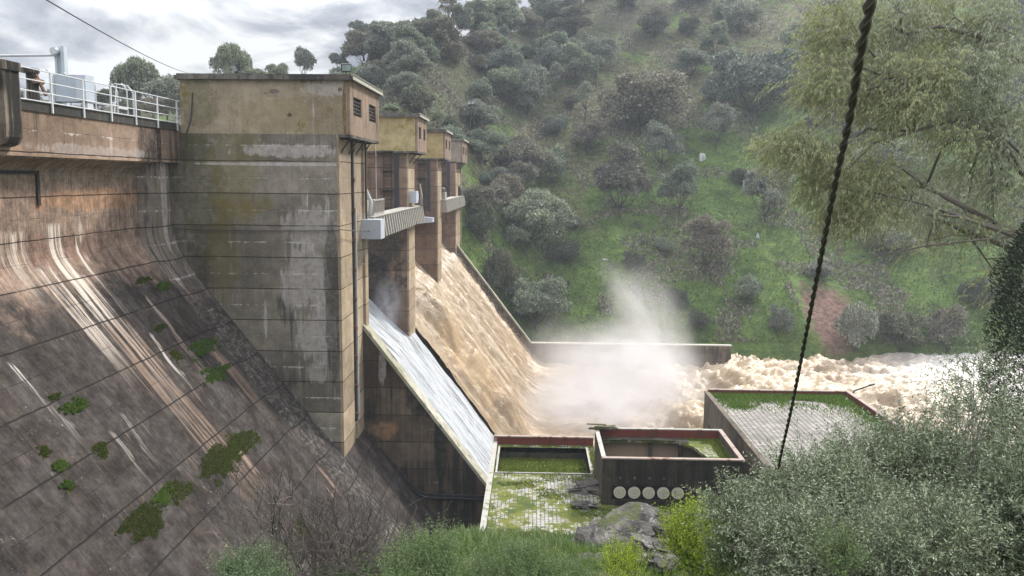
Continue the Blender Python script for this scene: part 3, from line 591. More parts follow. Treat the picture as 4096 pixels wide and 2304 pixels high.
mb = MB(); mb.tube([(-22.1, 44.0, 5.0), (-21.9, 45.1, 5.0)], .03, 6); mb.tube([(-22, 44.0, 3.75), (-22, 45.1, 3.75)], .06, 6); mb.tube([(-22, 44.0, 3.2), (-22, 45.1, 3.2)], .03, 6); mb.tube([(-21.9, 43.4, 3.2), (-22, 44.0, 4.9)], .03, 6); AB(mb, 'frame', M['galv'], t)
t = thing('crest_hoist', 'rusty hand winch bolted to a short concrete post on the crest', 'winch', (-22.2, 37.4, 3.0))
x = -21.6; Y = 36.0
mb = MB(); mb.box(x-.22, x+.1, Y-.2, Y+.2, 3.02, 4.55); mb.box(x-.42, x+.14, Y-.25, Y+.25, 4.55, 4.75); AB(mb, 'post', M['pillar'], t)
mb = MB(); mb.tube([(x+.1, Y, 4.5), (x+.5, Y, 3.6)], .08, 6); mb.tube([(x+.2, Y-.3, 4.2), (x+.2, Y+.3, 4.2)], .12, 8); AB(mb, 'winch', plain('rust', (0.15, 0.08, 0.05), .8), t)
for _o in set(bpy.data.objects)-_crest0:                        # the crest stands 0.2 m lower than first drawn
    if _o.parent is None: _o.location.z -= 0.2
# thin wires
def wire(name, pts, r, m, lb, sag=0.0, n=14):
    a, b = Vector(pts[0]), Vector(pts[-1]); P_ = [a.lerp(b, i/n) + Vector((0, 0, -sag*4*(i/n)*(1-i/n))) for i in range(n+1)]
    mb = MB(); mb.tube(P_, r, 5); tag(mb.build(name, m), lb, 'wire'); 
wire('overhead_wire', (at(120, -40, Y=26), at(790, 300, Y=110)), 0.026, M['steel'], 'thin overhead wire crossing the sky above the dam crest', 0.5)
wire('side_cable', (at(0, 992, X=-20.05), at(600, 917, X=-19.95)), 0.03, M['steel'], 'black cable strung along the upper dam wall', 0.0) if False else None
wire('pier_cable', (at(700, 915, Y=44.9), at(1358, 922, Y=44.9)), 0.028, M['steel'], 'black cable strung across the side of the nearest tower', 0.06)
wire('tower_cable', (at(1360, 918, X=-10.25), (-10.0, 50.6, zt1-0.75)), 0.03, M['steel'], 'black cable sagging from the nearest tower corner to the grey box', 0.03)
# ------------------------------------------------------------------ training walls and chute
def Wz(x):                                                        # clean water level of the chutes
    x = np.asarray(x, float)
    return np.where(x < -14.2, -10.1-(x+14.2)*0.55, np.where(x < -10.5, -10.1-(x+14.2)*0.98, -13.73-1.33*(x+10.5)))
def wall_top(x): return -9.27-1.312*(x+10.49)
def training(name, label, y0, y1, ysee, xe, m, flat=None):
    t = thing(name, label, 'wall', (xe, (y0+y1)/2, -27))
    xs, xe_ = -10.48, xe
    top = [(xs, wall_top(xs)-0.12), (xe_, wall_top(xe_)-0.12)]
    poly = [(xs, -28)] + top + ([(xe_+flat, wall_top(xe_)-0.12), (xe_+flat, -30)] if flat else []) + [(xe_, -30)]
    mb = MB(); mb.prism(poly, y0, y1); AB(mb, 'wall', m, t)
    n = Vector((1.312, 0, 1)).normalized()
    mb = MB(); a = Vector((xs, 0, wall_top(xs)-0.12)); b = Vector((xe_, 0, wall_top(xe_)-0.12))
    for (p_, q_) in [(a, b)]:
        nn = n*0.18
        poly = [(p_.x, p_.z+0.003), (q_.x, q_.z+0.003), (q_.x+nn.x, q_.z+nn.z), (p_.x+0.02, p_.z+0.3)]
        mb.prism(poly, y0-0.06, y1+0.06)
    AB(mb, 'coping', M['coping'], t)
    if flat:
        mb = MB(); mb.box(xe_+.14, xe_+flat+.05, y0-.05, y1+.05, b.z+.003, b.z+.16); AB(mb, 'flat_coping', M['slab_edge'], t)
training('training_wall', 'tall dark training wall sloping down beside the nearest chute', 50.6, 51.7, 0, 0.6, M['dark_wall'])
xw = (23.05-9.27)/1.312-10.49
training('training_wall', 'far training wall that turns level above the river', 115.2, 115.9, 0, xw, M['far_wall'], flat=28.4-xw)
t = thing('divider_wall', 'low divider wall between the white chute and the brown chute', 'wall', (-8, 74, -20))
mb = MB(); mb.prism([(-10.48, -31), (-10.48, -14.6), (0.5, -14.6-1.33*10.98), (0.5, -31)], 73.35, 73.78); AB(mb, 'wall', M['floor_conc'], t)
mb = MB()
xs = [-26, -14.1, -10.5, 0.5]; poly = [(-26, -31)] + [(x, float(Wz(x))-(0.35 if x > -26 else 3)) for x in xs] + [(0.5, -31)]
mb.prism(poly, 51.7, 115.2); sp = tag(mb.build('spillway', M['floor_conc']), 'sloping concrete spillway floor under the rushing water', 'spillway')
# black cable bundle along the training wall
t = thing('cable_bundle', 'black cable bundle bracketed along the foot of the dark training wall', 'cable', (-7, 50.4, -19))
path = [at(1455, 1738, Y=50.42), at(1560, 1850, Y=50.42), at(1640, 1945, Y=50.42), at(1672, 1975, Y=50.42), at(1705, 1988, Y=50.42), at(1908, 1995, Y=50.42), at(2050, 1996, Y=50.42)]
mb = MB(); mb.tube(path, 0.13, 8); mb.tube([p+Vector((0, -0.05, 0.2)) for p in path], 0.08, 6); AB(mb, 'cables', plain('black_rubber', (0.015, 0.015, 0.018), .6), t)
mb = MB()
for i in range(7):
    p = path[0].lerp(path[2], (i+0.3)/7); mb.box(p.x-.03, p.x+.03, 50.3, 50.59, p.z, p.z+0.42)
for i in range(6):
    p = path[4].lerp(path[5], (i+.2)/6); mb.box(p.x-.03, p.x+.03, 50.3, 50.59, p.z, p.z+0.42)
ABS(mb, 'clip', M['steel'], t)
# ------------------------------------------------------------------ land
P2 = lambda x, y, **k: at(x*1.5901, y*1.5901, **k)
def near_z(X, Y):
    X = np.asarray(X, float); Y = np.asarray(Y, float)
    z = -1.62-0.40*np.clip(Y, -8, 25.5)
    z = z-4.6*ss(25.5, 32.5, Y)-0.9*ss(4, 9, Y)*ss(26, 18, Y)
    z = z-3.4*ss(-1.2, -9.5, X)*ss(3, 12, Y) + 0.03*np.clip(X-8, 0, 60)
    z = np.where(Y > 33, np.minimum(z, -16.9), z)
    z = z+0.22*fbm(X*0.5, Y*0.5, 0, 5, 3)+0.25*fbm(X*0.13, Y*0.13, 0, 3, 9)
    z = np.where((Y > 36.6) & (X > -3), np.minimum(z, -20.3), z)
    z = z-12.0*ss(53.5, 58, Y)
    z = z-13*ss(-2.3, -4.5, X)*ss(32, 37, Y)
    return z
EU = [-.8, .10, -.6, .10, -.5, .093, -.42, .105, -.33, .112, -.26, .123, -.22, .122, -.16, .138, -.10, .155, -.06, .164, .0, .178, .05, .20, .12, .255, .2, .315, .5, .44, 1.2, .5]
def hill_z(X, Y):
    X = np.asarray(X, float); Y = np.asarray(Y, float)
    u = X/np.maximum(Y, 60); E = np.interp(u, EU[0::2], EU[1::2])
    b0 = np.clip(-9.27-1.31*(X+10.5)-1.3, -24.4, 3.0)
    b0 = b0*0.5+0.5*(-24.2+27.2*ss(2, -22, X))
    sl = 0.62-0.17*ss(0, -30, X)
    Yf = 123.4
    d = np.maximum(Y-Yf, 0)
    base = b0+sl*d+1.3*ss(0, 3, d)
    Yc = np.clip((sl*Yf-b0)/(sl-np.minimum(E, sl-0.12)), 130, 900)
    top = E*Yc-0.12*np.maximum(Y-Yc, 0)
    top = np.where(Y < Yc, E*Yc, top)
    k = 5.0; h = np.clip(0.5+0.5*(top-base)/k, 0, 1)
    z = top+(base-top)*h-k*h*(1-h)
    f = ss(0, 12, d)
    z = z+f*(1.9*fbm(X*0.035, Y*0.035, 0, 4, 21)+0.45*fbm(X*0.22, Y*0.22, 0, 4, 5))
    z = z+1.1*np.exp(-((Y-149.5-2*vn(X*0.03, 0*X, 0, 4))/2.4)**2)*ss(8, 16, X)*ss(50, 40, X)
    z = z-1.3*ss(.0, 1, np.exp(-(((X-46.3)/3.4)**2+((Y-129.5)/6.5)**2)))
    z = np.where(Y < Yf, np.minimum(z, b0-8*ss(Yf, Yf-3, Y)*ss(-14, -6, X)), z)
    return z
def grid(xs, ys, zf):
    X, Y = np.meshgrid(xs, ys); Z = zf(X, Y); V = np.stack([X.ravel(), Y.ravel(), Z.ravel()], 1)
    nx, ny = len(xs), len(ys); i = np.arange(nx-1)[None, :]+np.arange(ny-1)[:, None]*nx
    Q = np.stack([i, i+1, i+nx+1, i+nx], -1).reshape(-1, 4); return V, Q
def hill_hit(x, y, y0=119.0):
    r = ray(x, y); Ys = np.arange(y0, 520, 0.5); h = hill_z(r.x*Ys, Ys) - r.z*Ys
    i = np.argmax(h > 0)
    if h[i] <= 0: return None
    return Vector((r.x*Ys[i], Ys[i], r.z*Ys[i]))
t = NT('soil_and_grass')
n0 = t.noise(0.5, 6); g = t.mix(t.step(n0, .35, .65), (0.045, 0.065, 0.02), (0.11, 0.10, 0.06)); g = t.mix(t.step(t.noise(4, 5), .5, .7), g, (0.075, 0.12, 0.025))
M['ground'] = t.fin(g, 0.95, bump=t.noise(7, 6), bs=0.8, bd=0.1)
t = NT('hill_grass')
a_ = t.noise(0.045, 6, rough=0.65); b_ = t.noise(0.35, 6, rough=0.7); x_, y_, z_ = t.xyz()
green = t.mix(t.step(b_, .3, .7), (0.065, 0.115, 0.026), (0.14, 0.215, 0.05))
olive = t.mix(t.step(t.noise(0.8, 5), .35, .65), (0.085, 0.085, 0.045), (0.19, 0.175, 0.10))
m = t.step(t.math('ADD', a_, t.math('SUBTRACT', t.math('MULTIPLY', z_, 0.0055), t.math('MULTIPLY', x_, 0.0022))), 0.44, 0.56)
c = t.mix(m, green, olive)
up_ = t.step(t.math('ADD', t.math('SUBTRACT', t.math('MULTIPLY', z_, 0.016), t.math('MULTIPLY', x_, 0.011)), t.math('MULTIPLY', a_, 0.6)), 0.42, 0.66)
c = t.mix(t.math('MULTIPLY', up_, .85), c, t.mix(b_, (0.04, 0.042, 0.028), (0.11, 0.105, 0.07)))
c = t.mix(t.math('MULTIPLY', t.step(t.noise(0.16, 6, loc=(4, 4, 4), rough=0.7), 0.56, 0.66), 0.75), c, (0.045, 0.048, 0.032))
c = t.mix(t.math('MULTIPLY', t.step(t.noise(0.12, 5, loc=(14, 3, 4)), 0.55, 0.64), 0.7), c, (0.13, 0.21, 0.05))
er = t.blot((46.4, 129, -21), (4.0, 8.5, 8), amp=0.45, ns=0.5)
c = t.mix(0.5, c, t.mix(1.0, c, t.mix(t.step(t.noise(0.7, 8, rough=.75, loc=(6, 6, 6)), .35, .65), (.45, .45, .45), (1.6, 1.55, 1.4)), 'MULTIPLY'))
c = t.mix(er, c, t.mix(t.step(t.noise(1.2, 6, rough=.7), .4, .6), (0.13, 0.075, 0.055), (0.26, 0.16, 0.125)))
M['hill'] = t.fin(c, 0.95, bump=t.noise(1.6, 7, rough=0.7), bs=1.0, bd=0.9)
V, Q = grid(np.arange(-70, 110, 0.55), np.concatenate([np.arange(-60, 0, 4), np.arange(0, 62, 0.5)]), near_z)
# cut the sheet back where the dam stands
tag(link('ground', fast_mesh('ground', V, Q, M['ground'], True)), kind='structure')
V, Q = grid(np.concatenate([np.arange(-420, -120, 8), np.arange(-120, 140, 1.3), np.arange(140, 560, 8)]), np.concatenate([np.arange(116, 300, 1.3), np.arange(300, 700, 8)]), hill_z)
tag(link('hillside', fast_mesh('hillside', V, Q, M['hill'], True)), kind='structure')
V, Q = grid(np.linspace(-1400, 1400, 12), np.linspace(-400, 2400, 12), lambda X, Y: X*0-31.0)
tag(link('terrain', fast_mesh('terrain', V, Q, M['ground'])), kind='structure')
V, Q = grid(np.linspace(-420, -26.5, 10), np.linspace(4, 150, 8), lambda X, Y: X*0+0.4)
t = NT('reservoir_water'); tag(link('reservoir', fast_mesh('reservoir', V, Q, t.fin((0.12, 0.09, 0.06), 0.15, bump=t.noise(1.2, 4), bs=0.3, bd=0.1))), kind='structure')
# ------------------------------------------------------------------ rushing water
def flow_mesh(name, V, Q, foam, m):
    me = fast_mesh(name, V, Q, m, True)
    at_ = me.color_attributes.new('foam', 'FLOAT_COLOR', 'POINT'); c = np.ones((len(V), 4), np.float32); c[:, 0] = foam; c[:, 1] = foam; c[:, 2] = foam
    at_.data.foreach_set('color', c.ravel()); return me
t = NT('white_water'); x_, y_, z_ = t.xyz()
s1 = t.noise(1.0, 6, scale=(0.28, 2.6, 0.28), rough=0.7); s2 = t.noise(1.0, 5, scale=(1.2, 9, 1.2), rough=0.7, loc=(3, 3, 3))
c = t.mix(t.step(s1, 0.36, 0.55), (0.20, 0.215, 0.235), (0.44, 0.46, 0.49)); c = t.mix(t.math('MULTIPLY', t.step(s2, 0.45, 0.7), 0.5), c, (0.60, 0.61, 0.63))
c = t.mix(t.math('MULTIPLY', t.step(t.noise(1.0, 4, scale=(.1, 1.2, .1), loc=(1, 8, 1)), .56, .66), .6), c, (0.12, 0.125, 0.13))
M['white_water'] = t.fin(c, 0.5, bump=t.math('ADD', s1, s2), bs=0.7, bd=0.25)
t = NT('brown_water'); fo = t.n('VertexColor', layer_name='foam').outputs[0]
s1 = t.noise(1.0, 7, scale=(0.26, 2.9, 0.26), rough=0.7, dist=.3); s2 = t.noise(1.0, 6, scale=(1.5, 3.2, 1.5), rough=0.72)
v = t.math('ADD', t.math('MULTIPLY', s1, 0.30), t.math('ADD', t.math('MULTIPLY', s2, 0.42), t.math('MULTIPLY', fo, 0.42)))
rr = t.n('ValToRGB', (v,)); e = rr.color_ramp.elements
e[0].position = 0.37; e[0].color = (0.19, 0.128, 0.068, 1); e[1].position = 0.96; e[1].color = (0.72, 0.665, 0.56, 1)
q = e.new(0.57); q.color = (0.27, 0.19, 0.11, 1); q = e.new(0.76); q.color = (0.42, 0.32, 0.205, 1)
c = rr.outputs[0]
c = t.mix(t.math('MULTIPLY', t.blot((-5.8, 78.5, -17.5), (4.5, 3.0, 5.5), amp=.5, ns=.6), 0.55), c, (0.50, 0.335, 0.17))
xx_ = t.xyz()[0]; c = t.mix(t.math('MULTIPLY', t.step(t.math('ADD', xx_, t.math('MULTIPLY', s2, 18.0)), 50, 74), .75), c, t.mix(v, (.30, .30, .31), (.78, .77, .76)))  # downstream pallor is sun reflection and distance painted into the colour
M['brown_water'] = t.fin(c, 0.38, bump=t.math('ADD', s1, t.math('MULTIPLY', s2, 0.7)), bs=0.6, bd=0.3, spec=0.5)
RZ = -26.4
def settle(z, X, tail): # the sheet lands on the river level
    k = 2.0; h = np.clip(0.5+0.5*(RZ+tail-z)/k, 0, 1); return z+(RZ+tail-z)*h+k*h*(1-h)
def chute1(X, Y):
    z = Wz(X)+0.16*fbm(X*0.25, Y*1.6, 0, 5, 31)+0.1*fbm(X*.9, Y*3, 0, 3, 33); return settle(z, X, 0.0)
V, Q = grid(np.arange(-18, 6, 0.14), np.arange(51.7, 73.4, 0.12), chute1)
w = link('chute_water', fast_mesh('chute_water', V, Q, M['white_water'], True)); tag(w, kind='structure')
def brown(X, Y):
    d = 1.9-1.7*ss(78.5, 73.8, Y)+0.9*ss(108, 114.5, Y)
    d = d+0.9*np.exp(-((Y-94.0-0.10*(X+10))/1.3)**2)*ss(-10.5, -8, X)                  # tail behind the third tower
    d = d+0.6*np.exp(-((Y-99.5-0.05*(X+10))/.8)**2)*ss(-10.5, -6, X)+.5*np.exp(-((Y-86-0.08*(X+10))/.8)**2)*ss(-12, -6, X)
    bl = np.exp(-((Y-78.6+0.12*(X+6))/1.9)**2)*ss(-12.5, -8, X)*ss(2, -2.5, X)
    d = d+bl*(1.6+0.9*fbm(X*0.6, Y*0.6, 0, 4, 8))
    n_ = fbm(X*0.20, Y*1.25, 0, 6, 41, .58); n2_ = fbm(X*1.1, Y*1.7, 0, 4, 43, .6)
    edge = ss(115.15, 112, Y)*0.4+0.6
    z = Wz(X)+d+0.30*n_+0.22*np.abs(n2_)+0.35*ss(111.5, 115, Y)*fbm(X*1.5, Y*2, 0, 3, 44)
    return settle(z, X, 0.3+0.35*n_)
V, Q = grid(np.arange(-18, 7, 0.17), np.arange(73.8, 115.19, 0.17), brown)
X, Y = V[:, 0], V[:, 1]
f_ = 0.42+0.34*fbm(X*0.22, Y*1.1, 0, 5, 51)+0.3*fbm(X*1.5, Y*2.2, 0, 4, 52)
for (yc, w_, a) in ((94.0, 1.1, .7), (99.5, .6, .5), (86, .6, .45), (113.6, 1.3, .9)): f_ = f_+a*np.exp(-((Y-yc-0.08*(X+10)*(yc < 110))/w_)**2)
f_ = f_ + .5*np.exp(-((Y-80.6)/1.2)**2)*ss(-13, -9, X)
tag(link('flood_water', flow_mesh('flood_water', V, Q, np.clip(f_, 0, 1), M['brown_water'])), kind='structure')
def river(X, Y):
    a = 0.55+1.15*ss(0, 14, X)*ss(66, 30, X)
    b = 1-np.abs(fbm(X*0.13, Y*0.17, 0, 4, 61, .5)); b2 = 1-np.abs(fbm(X*0.42, Y*0.5, 0.3, 5, 63, .58)); b3 = fbm(X*1.6, Y*1.8, 0, 4, 65, .6)
    edge = ss(115.6, 110, Y)*ss(28, 30, 28.4+0*X)*0+1
    z = RZ+a*(1.05*(b-0.72)+0.6*(b2-0.72))+0.2*b3*(0.6+a*0.5)
    z = z+1.6*np.exp(-(((X-31)/6)**2+((Y-108)/9)**2))+1.1*np.exp(-(((X-45)/8)**2+((Y-100)/8)**2))
    return z+1.3*ss(34, 68, X)
xs = np.concatenate([np.arange(0.4, 90, 0.3), np.arange(90, 150, 1.5), np.arange(150, 520, 12)]); ysr = np.arange(50.6, 128.5, 0.3)
V, Q = grid(xs, ysr, river); X, Y, Z = V.T
inw = (Q[:, 0] >= 0)
cx_ = X[Q].mean(1); cyy = Y[Q].mean(1); keep = ~((cyy > 115.3) & (cx_ < 28.4)); Q = Q[keep]
f_ = 0.5+0.42*fbm(X*0.35, Y*0.42, 0, 5, 71)+0.35*(Z-RZ)+0.28*fbm(X*1.7, Y*2, 0, 3, 73)+0.25*ss(45, 75, X)+.15*ss(12, 2, X)  # downstream rise adds painted sun reflection to the foam value
tag(link('river', flow_mesh('river', V, Q, np.clip(f_, 0, 1), M['brown_water'])), kind='structure')
# flying drops and foam lumps along the wild edges: many small faces, one uncountable mass
def leafcloud(C, D, N, L, Wd):
    D = D/np.linalg.norm(D, axis=1, keepdims=True); S = np.cross(D, N); S /= np.linalg.norm(S, axis=1, keepdims=True)+1e-9
    L = np.broadcast_to(np.asarray(L, float).reshape(-1, 1), (len(C), 1)); Wd = np.broadcast_to(np.asarray(Wd, float).reshape(-1, 1), (len(C), 1))
    V = np.stack([C, C+D*L*0.45+S*Wd*0.5, C+D*L, C+D*L*0.45-S*Wd*0.5], 1).reshape(-1, 3)
    return V, np.arange(len(V)).reshape(-1, 4)
def rdir(n, r=rng): v = r.normal(size=(n, 3)); return v/np.linalg.norm(v, axis=1, keepdims=True)
def join(parts):
    V = []; Q = []; b = 0
    for v, q in parts: V.append(v); Q.append(q+b); b += len(v)
    return np.concatenate(V), np.concatenate(Q)
def spr(n, X, Y, zf, hs):
    X = np.asarray(X); Y = np.asarray(Y); z = zf(X, Y)+rng.exponential(hs, n)-0.05; return np.stack([X, Y, z], 1)
pts = [spr(6000, rng.uniform(-13, 2, 6000), 115.2-rng.exponential(.9, 6000), brown, .28), spr(4500, rng.uniform(-10.4, 2, 4500), 94+rng.normal(0, .7, 4500), brown, .2),
       spr(5000, rng.uniform(-12, 0, 5000), 78.8+rng.normal(0, 1.6, 5000), brown, .22), spr(14000, rng.uniform(1, 78, 14000), rng.uniform(95, 125, 14000), river, .22)]
C = np.concatenate(pts); C[:, 1] = np.where((C[:, 1] > 115.1) & (C[:, 0] < 28.4), 115.1, C[:, 1])
V, Q = leafcloud(C, rdir(len(C)), rdir(len(C)), rng.uniform(.03, .11, len(C)), rng.uniform(.03, .09, len(C)))
t = NT('foam_drops'); M['foam'] = t.fin(t.mix(t.geo.outputs['Random Per Island'], (0.42, 0.33, 0.24), (0.66, 0.61, 0.55)), .6)
tag(link('foam', fast_mesh('foam', V, Q, M['foam'])), kind='stuff')
# ------------------------------------------------------------------ spray
def mist(name, c, r, dens, label=None, nsc=2.2, th=0.45, rotz=(0, 0, 0), power=1.0, colr=(0.85, 0.835, 0.84), soft=0.9):
    import bmesh
    bm = bmesh.new(); bmesh.ops.create_icosphere(bm, subdivisions=2, radius=1.08); me = bpy.data.meshes.new(name); bm.to_mesh(me); bm.free()
    o = link(name, me, loc=c); o.scale = r; o.rotation_euler = rotz
    t = NT(name+'_air'); tcn = t.n('TexCoord').outputs['Object']
    ln = t.n('VectorMath', {0: tcn}, operation='LENGTH').outputs['Value']
    nz = t.n('TexNoise', {'Vector': t.map(tcn, (1, 1, 1), c), 'Scale': nsc, 'Detail': 6, 'Roughness': 0.68, 'Distortion': 0.3}).outputs[0]
    fall = t.step(t.math('ADD', ln, t.math('MULTIPLY', t.math('SUBTRACT', nz, 0.5), soft)), 1.0, 0.25)
    d = t.math('MULTIPLY', fall, t.step(nz, th-0.12, th+0.18)); d = t.math('MULTIPLY', d, dens)
    vs = t.n('VolumePrincipled', {'Color': colr, 'Density': d, 'Anisotropy': 0.2})
    t.t.links.new(vs.outputs[0], t.out.inputs['Volume']); me.materials.append(t.m); tag(o, kind='stuff'); return o
mist('spray', P2(1560, 975, Y=98), (12.5, 10.5, 9.5), 0.46, th=0.45, soft=1.3, nsc=3.2)
mist('spray', P2(1490, 1040, Y=88), (10.5, 10, 5.5), 0.38, th=0.44, soft=1.2, nsc=3.0)
mist('spray', P2(1640, 835, Y=108), (6.5, 5, 12), 0.2, th=0.45, rotz=(0, -0.42, 0), nsc=2.6)
mist('spray', P2(1590, 770, Y=108), (2.8, 3, 9.5), 0.16, th=0.46, rotz=(0, -0.6, 0), nsc=2.8)
mist('spray', P2(1400, 900, Y=108), (6, 5, 7), 0.09, th=0.42)
mist('spray', P2(975, 770, Y=67), (1.7, 3.0, 3.2), 0.2, th=0.5, nsc=2.6, colr=(.8, .85, .95))
mist('spray', P2(1170, 935, Y=77), (2.6, 2.5, 3.0), 0.3, th=0.42, nsc=2.2, rotz=(0, .6, 0), colr=(.97, .86, .68))
# ------------------------------------------------------------------ powerhouses
def tiles(name, px, py, base, gap, moss_th, rows=False):
    t = NT(name); x, y, z = t.xyz(); w = t.math('MULTIPLY', t.math('SUBTRACT', t.noise(2, 3), .5), .03)
    fx = t.math('ABSOLUTE', t.math('SUBTRACT', t.math('FRACT', t.math('ADD', t.math('DIVIDE', t.math('ADD', x, w), px), 100)), .5))
    fy = t.math('ABSOLUTE', t.math('SUBTRACT', t.math('FRACT', t.math('ADD', t.math('DIVIDE', t.math('ADD', y, w), py), 100)), .5))
    g = t.math('MAXIMUM', t.step(fx, .5-gap/px, .5-gap/px*.5), t.step(fy, .5-gap/py, .5-gap/py*.5))
    wx = t.n('TexWhiteNoise', {0: t.n('CombineXYZ', (t.math('FLOOR', t.math('DIVIDE', x, px)), t.math('FLOOR', t.math('DIVIDE', y, py)), 0.0)).outputs[0]}).outputs[0]
    c = t.mix(wx, tuple(b*.72 for b in base), tuple(min(1, b*1.15) for b in base))
    c = t.mix(t.step(t.noise(.6, 5), .4, .7), c, tuple(b*.6 for b in base))
    c = t.mix(t.math('MULTIPLY', g, .85), c, (.05, .05, .035))
    mz = t.math('ADD', t.math('ADD', t.math('MULTIPLY', t.noise(.55, 7, rough=.7, loc=(3, 7, 1)), .6), t.math('MULTIPLY', t.noise(3.0, 5, rough=.7), .4)), t.math('MULTIPLY', g, .06))
    mo = t.mix(t.step(t.noise(1.1, 6, rough=.7), .35, .65), (0.045, 0.07, 0.012), (0.125, 0.135, 0.02))
    c = t.mix(t.step(mz, moss_th, moss_th+.05), c, mo)
    return t.fin(c, .9, bump=t.math('SUBTRACT', t.noise(9, 4), g), bs=.6, bd=.03)
M['tiles'] = tiles('mossy_tiles', .2, .2, (.37, .355, .335), .022, .47)
M['tiles_grey'] = tiles('grey_pavers', .30, .24, (.31, .29, .27), .04, .64)
M['red'] = plain('red_paint', (0.14, 0.032, 0.022), .8, var=.3, rust=(0.09, .03, .02), rth=.55)
M['black_wall'] = concrete('black_stained_shaded_concrete', (0.04, 0.036, 0.03), (0.075, 0.066, 0.055), jt=False, panels=False, darkth=.5, whiteth=.72, board=.2, dark=(.015, .015, .014))
M['grey_wall'] = concrete('grey_wall_concrete', (0.10, 0.085, 0.068), (0.17, 0.145, 0.12), jt=False, panels=False, darkth=.55, whiteth=.7, board=.2)
M['cap'] = plain('pale_capping', (0.34, 0.33, 0.30), .85, var=.3, sc=4, rust=(.16, .17, .09), rth=.56)
M['redcap'] = plain('faded_red_capping', (0.30, 0.24, 0.21), .85, var=.3, sc=4, rust=(.17, .07, .05), rth=.56)
M['tan'] = plain('tan_inner_wall', (0.30, 0.23, 0.165), .85, var=.25, sc=1.2)
def tufts(name, rects, dens, h, m, parent=None, zf=None, noise_th=None, lean=.5, wd=.35, label=None):
    out = []
    for (x0, x1, y0, y1, z) in rects:
        n = int((x1-x0)*(y1-y0)*dens); X = rng.uniform(x0, x1, n); Y = rng.uniform(y0, y1, n)
        if noise_th is not None: k = fbm(X*.6+5, Y*.6, 0, 4, 77) > noise_th; X, Y = X[k], Y[k]
        n = len(X); D = np.stack([rng.normal(0, lean, n), rng.normal(0, lean, n), np.ones(n)], 1)
        L = h*rng.uniform(.4, 1.2, n); Z = (zf(X, Y) if zf else np.full(n, z))-.01
        out.append(leafcloud(np.stack([X, Y, Z], 1), D, rdir(n), L, L*wd))
    V, Q = join(out); return V, Q
M['moss'] = leafmat('moss_leaf', [(0.045, 0.075, 0.012), (0.10, 0.15, 0.02), (0.20, 0.21, 0.03)], trans=.35)
M['grassy'] = leafmat('green_blade', [(0.045, 0.09, 0.02), (0.10, 0.19, 0.03), (0.19, 0.28, 0.05)], trans=.4)
zr1 = -16.6; xl = -2.25; xr = 4.02; yn = 36.2
t = thing('powerhouse', 'low building with a mossy tiled roof and a sunken square at its far end', 'building', (1, 42, -27), 'powerhouse blocks below the dam')
sx0, sx1, sy0, sy1 = xl+.2, xl+5.75, 45.2, 49.7
mb = MB(); z0, z1 = zr1-.3, zr1
for (a, b, c_, d) in ((xl+.2, sx0+.25, yn, 50.3), (sx1, xr+.25, 40.7, 50.3), (sx0+.25, sx1, yn, sy0), (sx0+.25, sx1, sy1, 50.3), (sx1, 11.0, yn, 40.7)): mb.box(a, b, c_, d, z0, z1)
AB(mb, 'roof', M['tiles'], t)
mb = MB(); mb.box(xl, xl+.2, yn, 50.5, -28, zr1+.12); mb.box(xl+.2, 11, yn-.2, yn, -28, zr1+.02); mb.box(xl+.2, xr, 50.3, 50.5, -28, zr1); AB(mb, 'wall', M['grey_wall'], t)
mb = MB(); mb.box(xl+.2, xr, 50.3, 50.5, zr1, zr1+.48); AB(mb, 'parapet', M['red'], t)
mb = MB(); mb.box(xl-.05, xl+.24, yn-.2, 50.28, zr1+.123, zr1+.2); mb.box(xl+.24, 2.0, yn-.24, yn+.08, zr1+.023, zr1+.1); AB(mb, 'coping', M['cap'], t)
mb = MB(); mb.box(xl+.2, xr, 50.26, 50.54, zr1+.483, zr1+.55); mb.box(xl+.0, xl+.2, 50.3, 50.54, zr1+.13, zr1+.55); AB(mb, 'coping', M['redcap'], t)
mb = MB(); mb.box(sx0+.25, sx1, sy0, sy1, zr1-.95, zr1-.75); mb.box(sx0+.17, sx0+.25, sy0, sy1, zr1-.9, zr1+.0); mb.box(sx1, sx1+.08, sy0-.05, sy1, zr1-.9, zr1+.0); mb.box(sx0+.17, sx1+.08, sy0-.08, sy0-.0, zr1-.9, zr1+.0); mb.box(sx0+.17, sx1+.08, sy1, sy1+.08, zr1-.9, zr1+.0)
AB(mb, 'well_wall', M['black_wall'], t); mb = MB(); mb.box(sx0+.13, sx0+.24, sy0-.1, sy1+.08, zr1+.004, zr1+.07); mb.box(sx1+.01, sx1+.12, sy0-.1, sy1+.08, zr1+.004, zr1+.07); mb.box(sx0+.24, sx1+.01, sy0-.1, sy0-.01, zr1+.004, zr1+.07)  # well walls black: the shade in the sunken square is in their colour
AB(mb, 'well_rim', M['cap'], t)
t0_ = NT('moss_mat'); mm_ = t0_.mix(t0_.step(t0_.noise(1.6, 6, rough=.7), .35, .65), (.06, .10, .014), (.19, .22, .03)); M['mossmat'] = t0_.fin(mm_, .95, bump=t0_.noise(12, 5), bs=.9, bd=.06)
mb = MB(); mb.box(sx0+.26, sx1-.01, sy0+.01, sy1-.01, zr1-.745, zr1-.68); AB(mb, 'moss_floor', M['mossmat'], t)
V, Q = join([tufts('m', [(sx0+.26, sx1, sy0, sy1, zr1-.68)], 900, .1, None), tufts('m', [(xl+.25, 10.9, yn, 45.2, zr1), (xl+.25, sx0+.2, 45, 50.2, zr1), (sx0, xr, 49.9, 50.25, zr1)], 420, .07, None, noise_th=.15, wd=.7), tufts('m', [(sx1+.2, xr, 41, 50.2, zr1)], 700, .1, None)])
mo = link('moss', fast_mesh('moss', V, Q, M['moss']), t); mo.matrix_parent_inverse = Matrix.Translation(-t.location); tag(mo, kind='stuff')
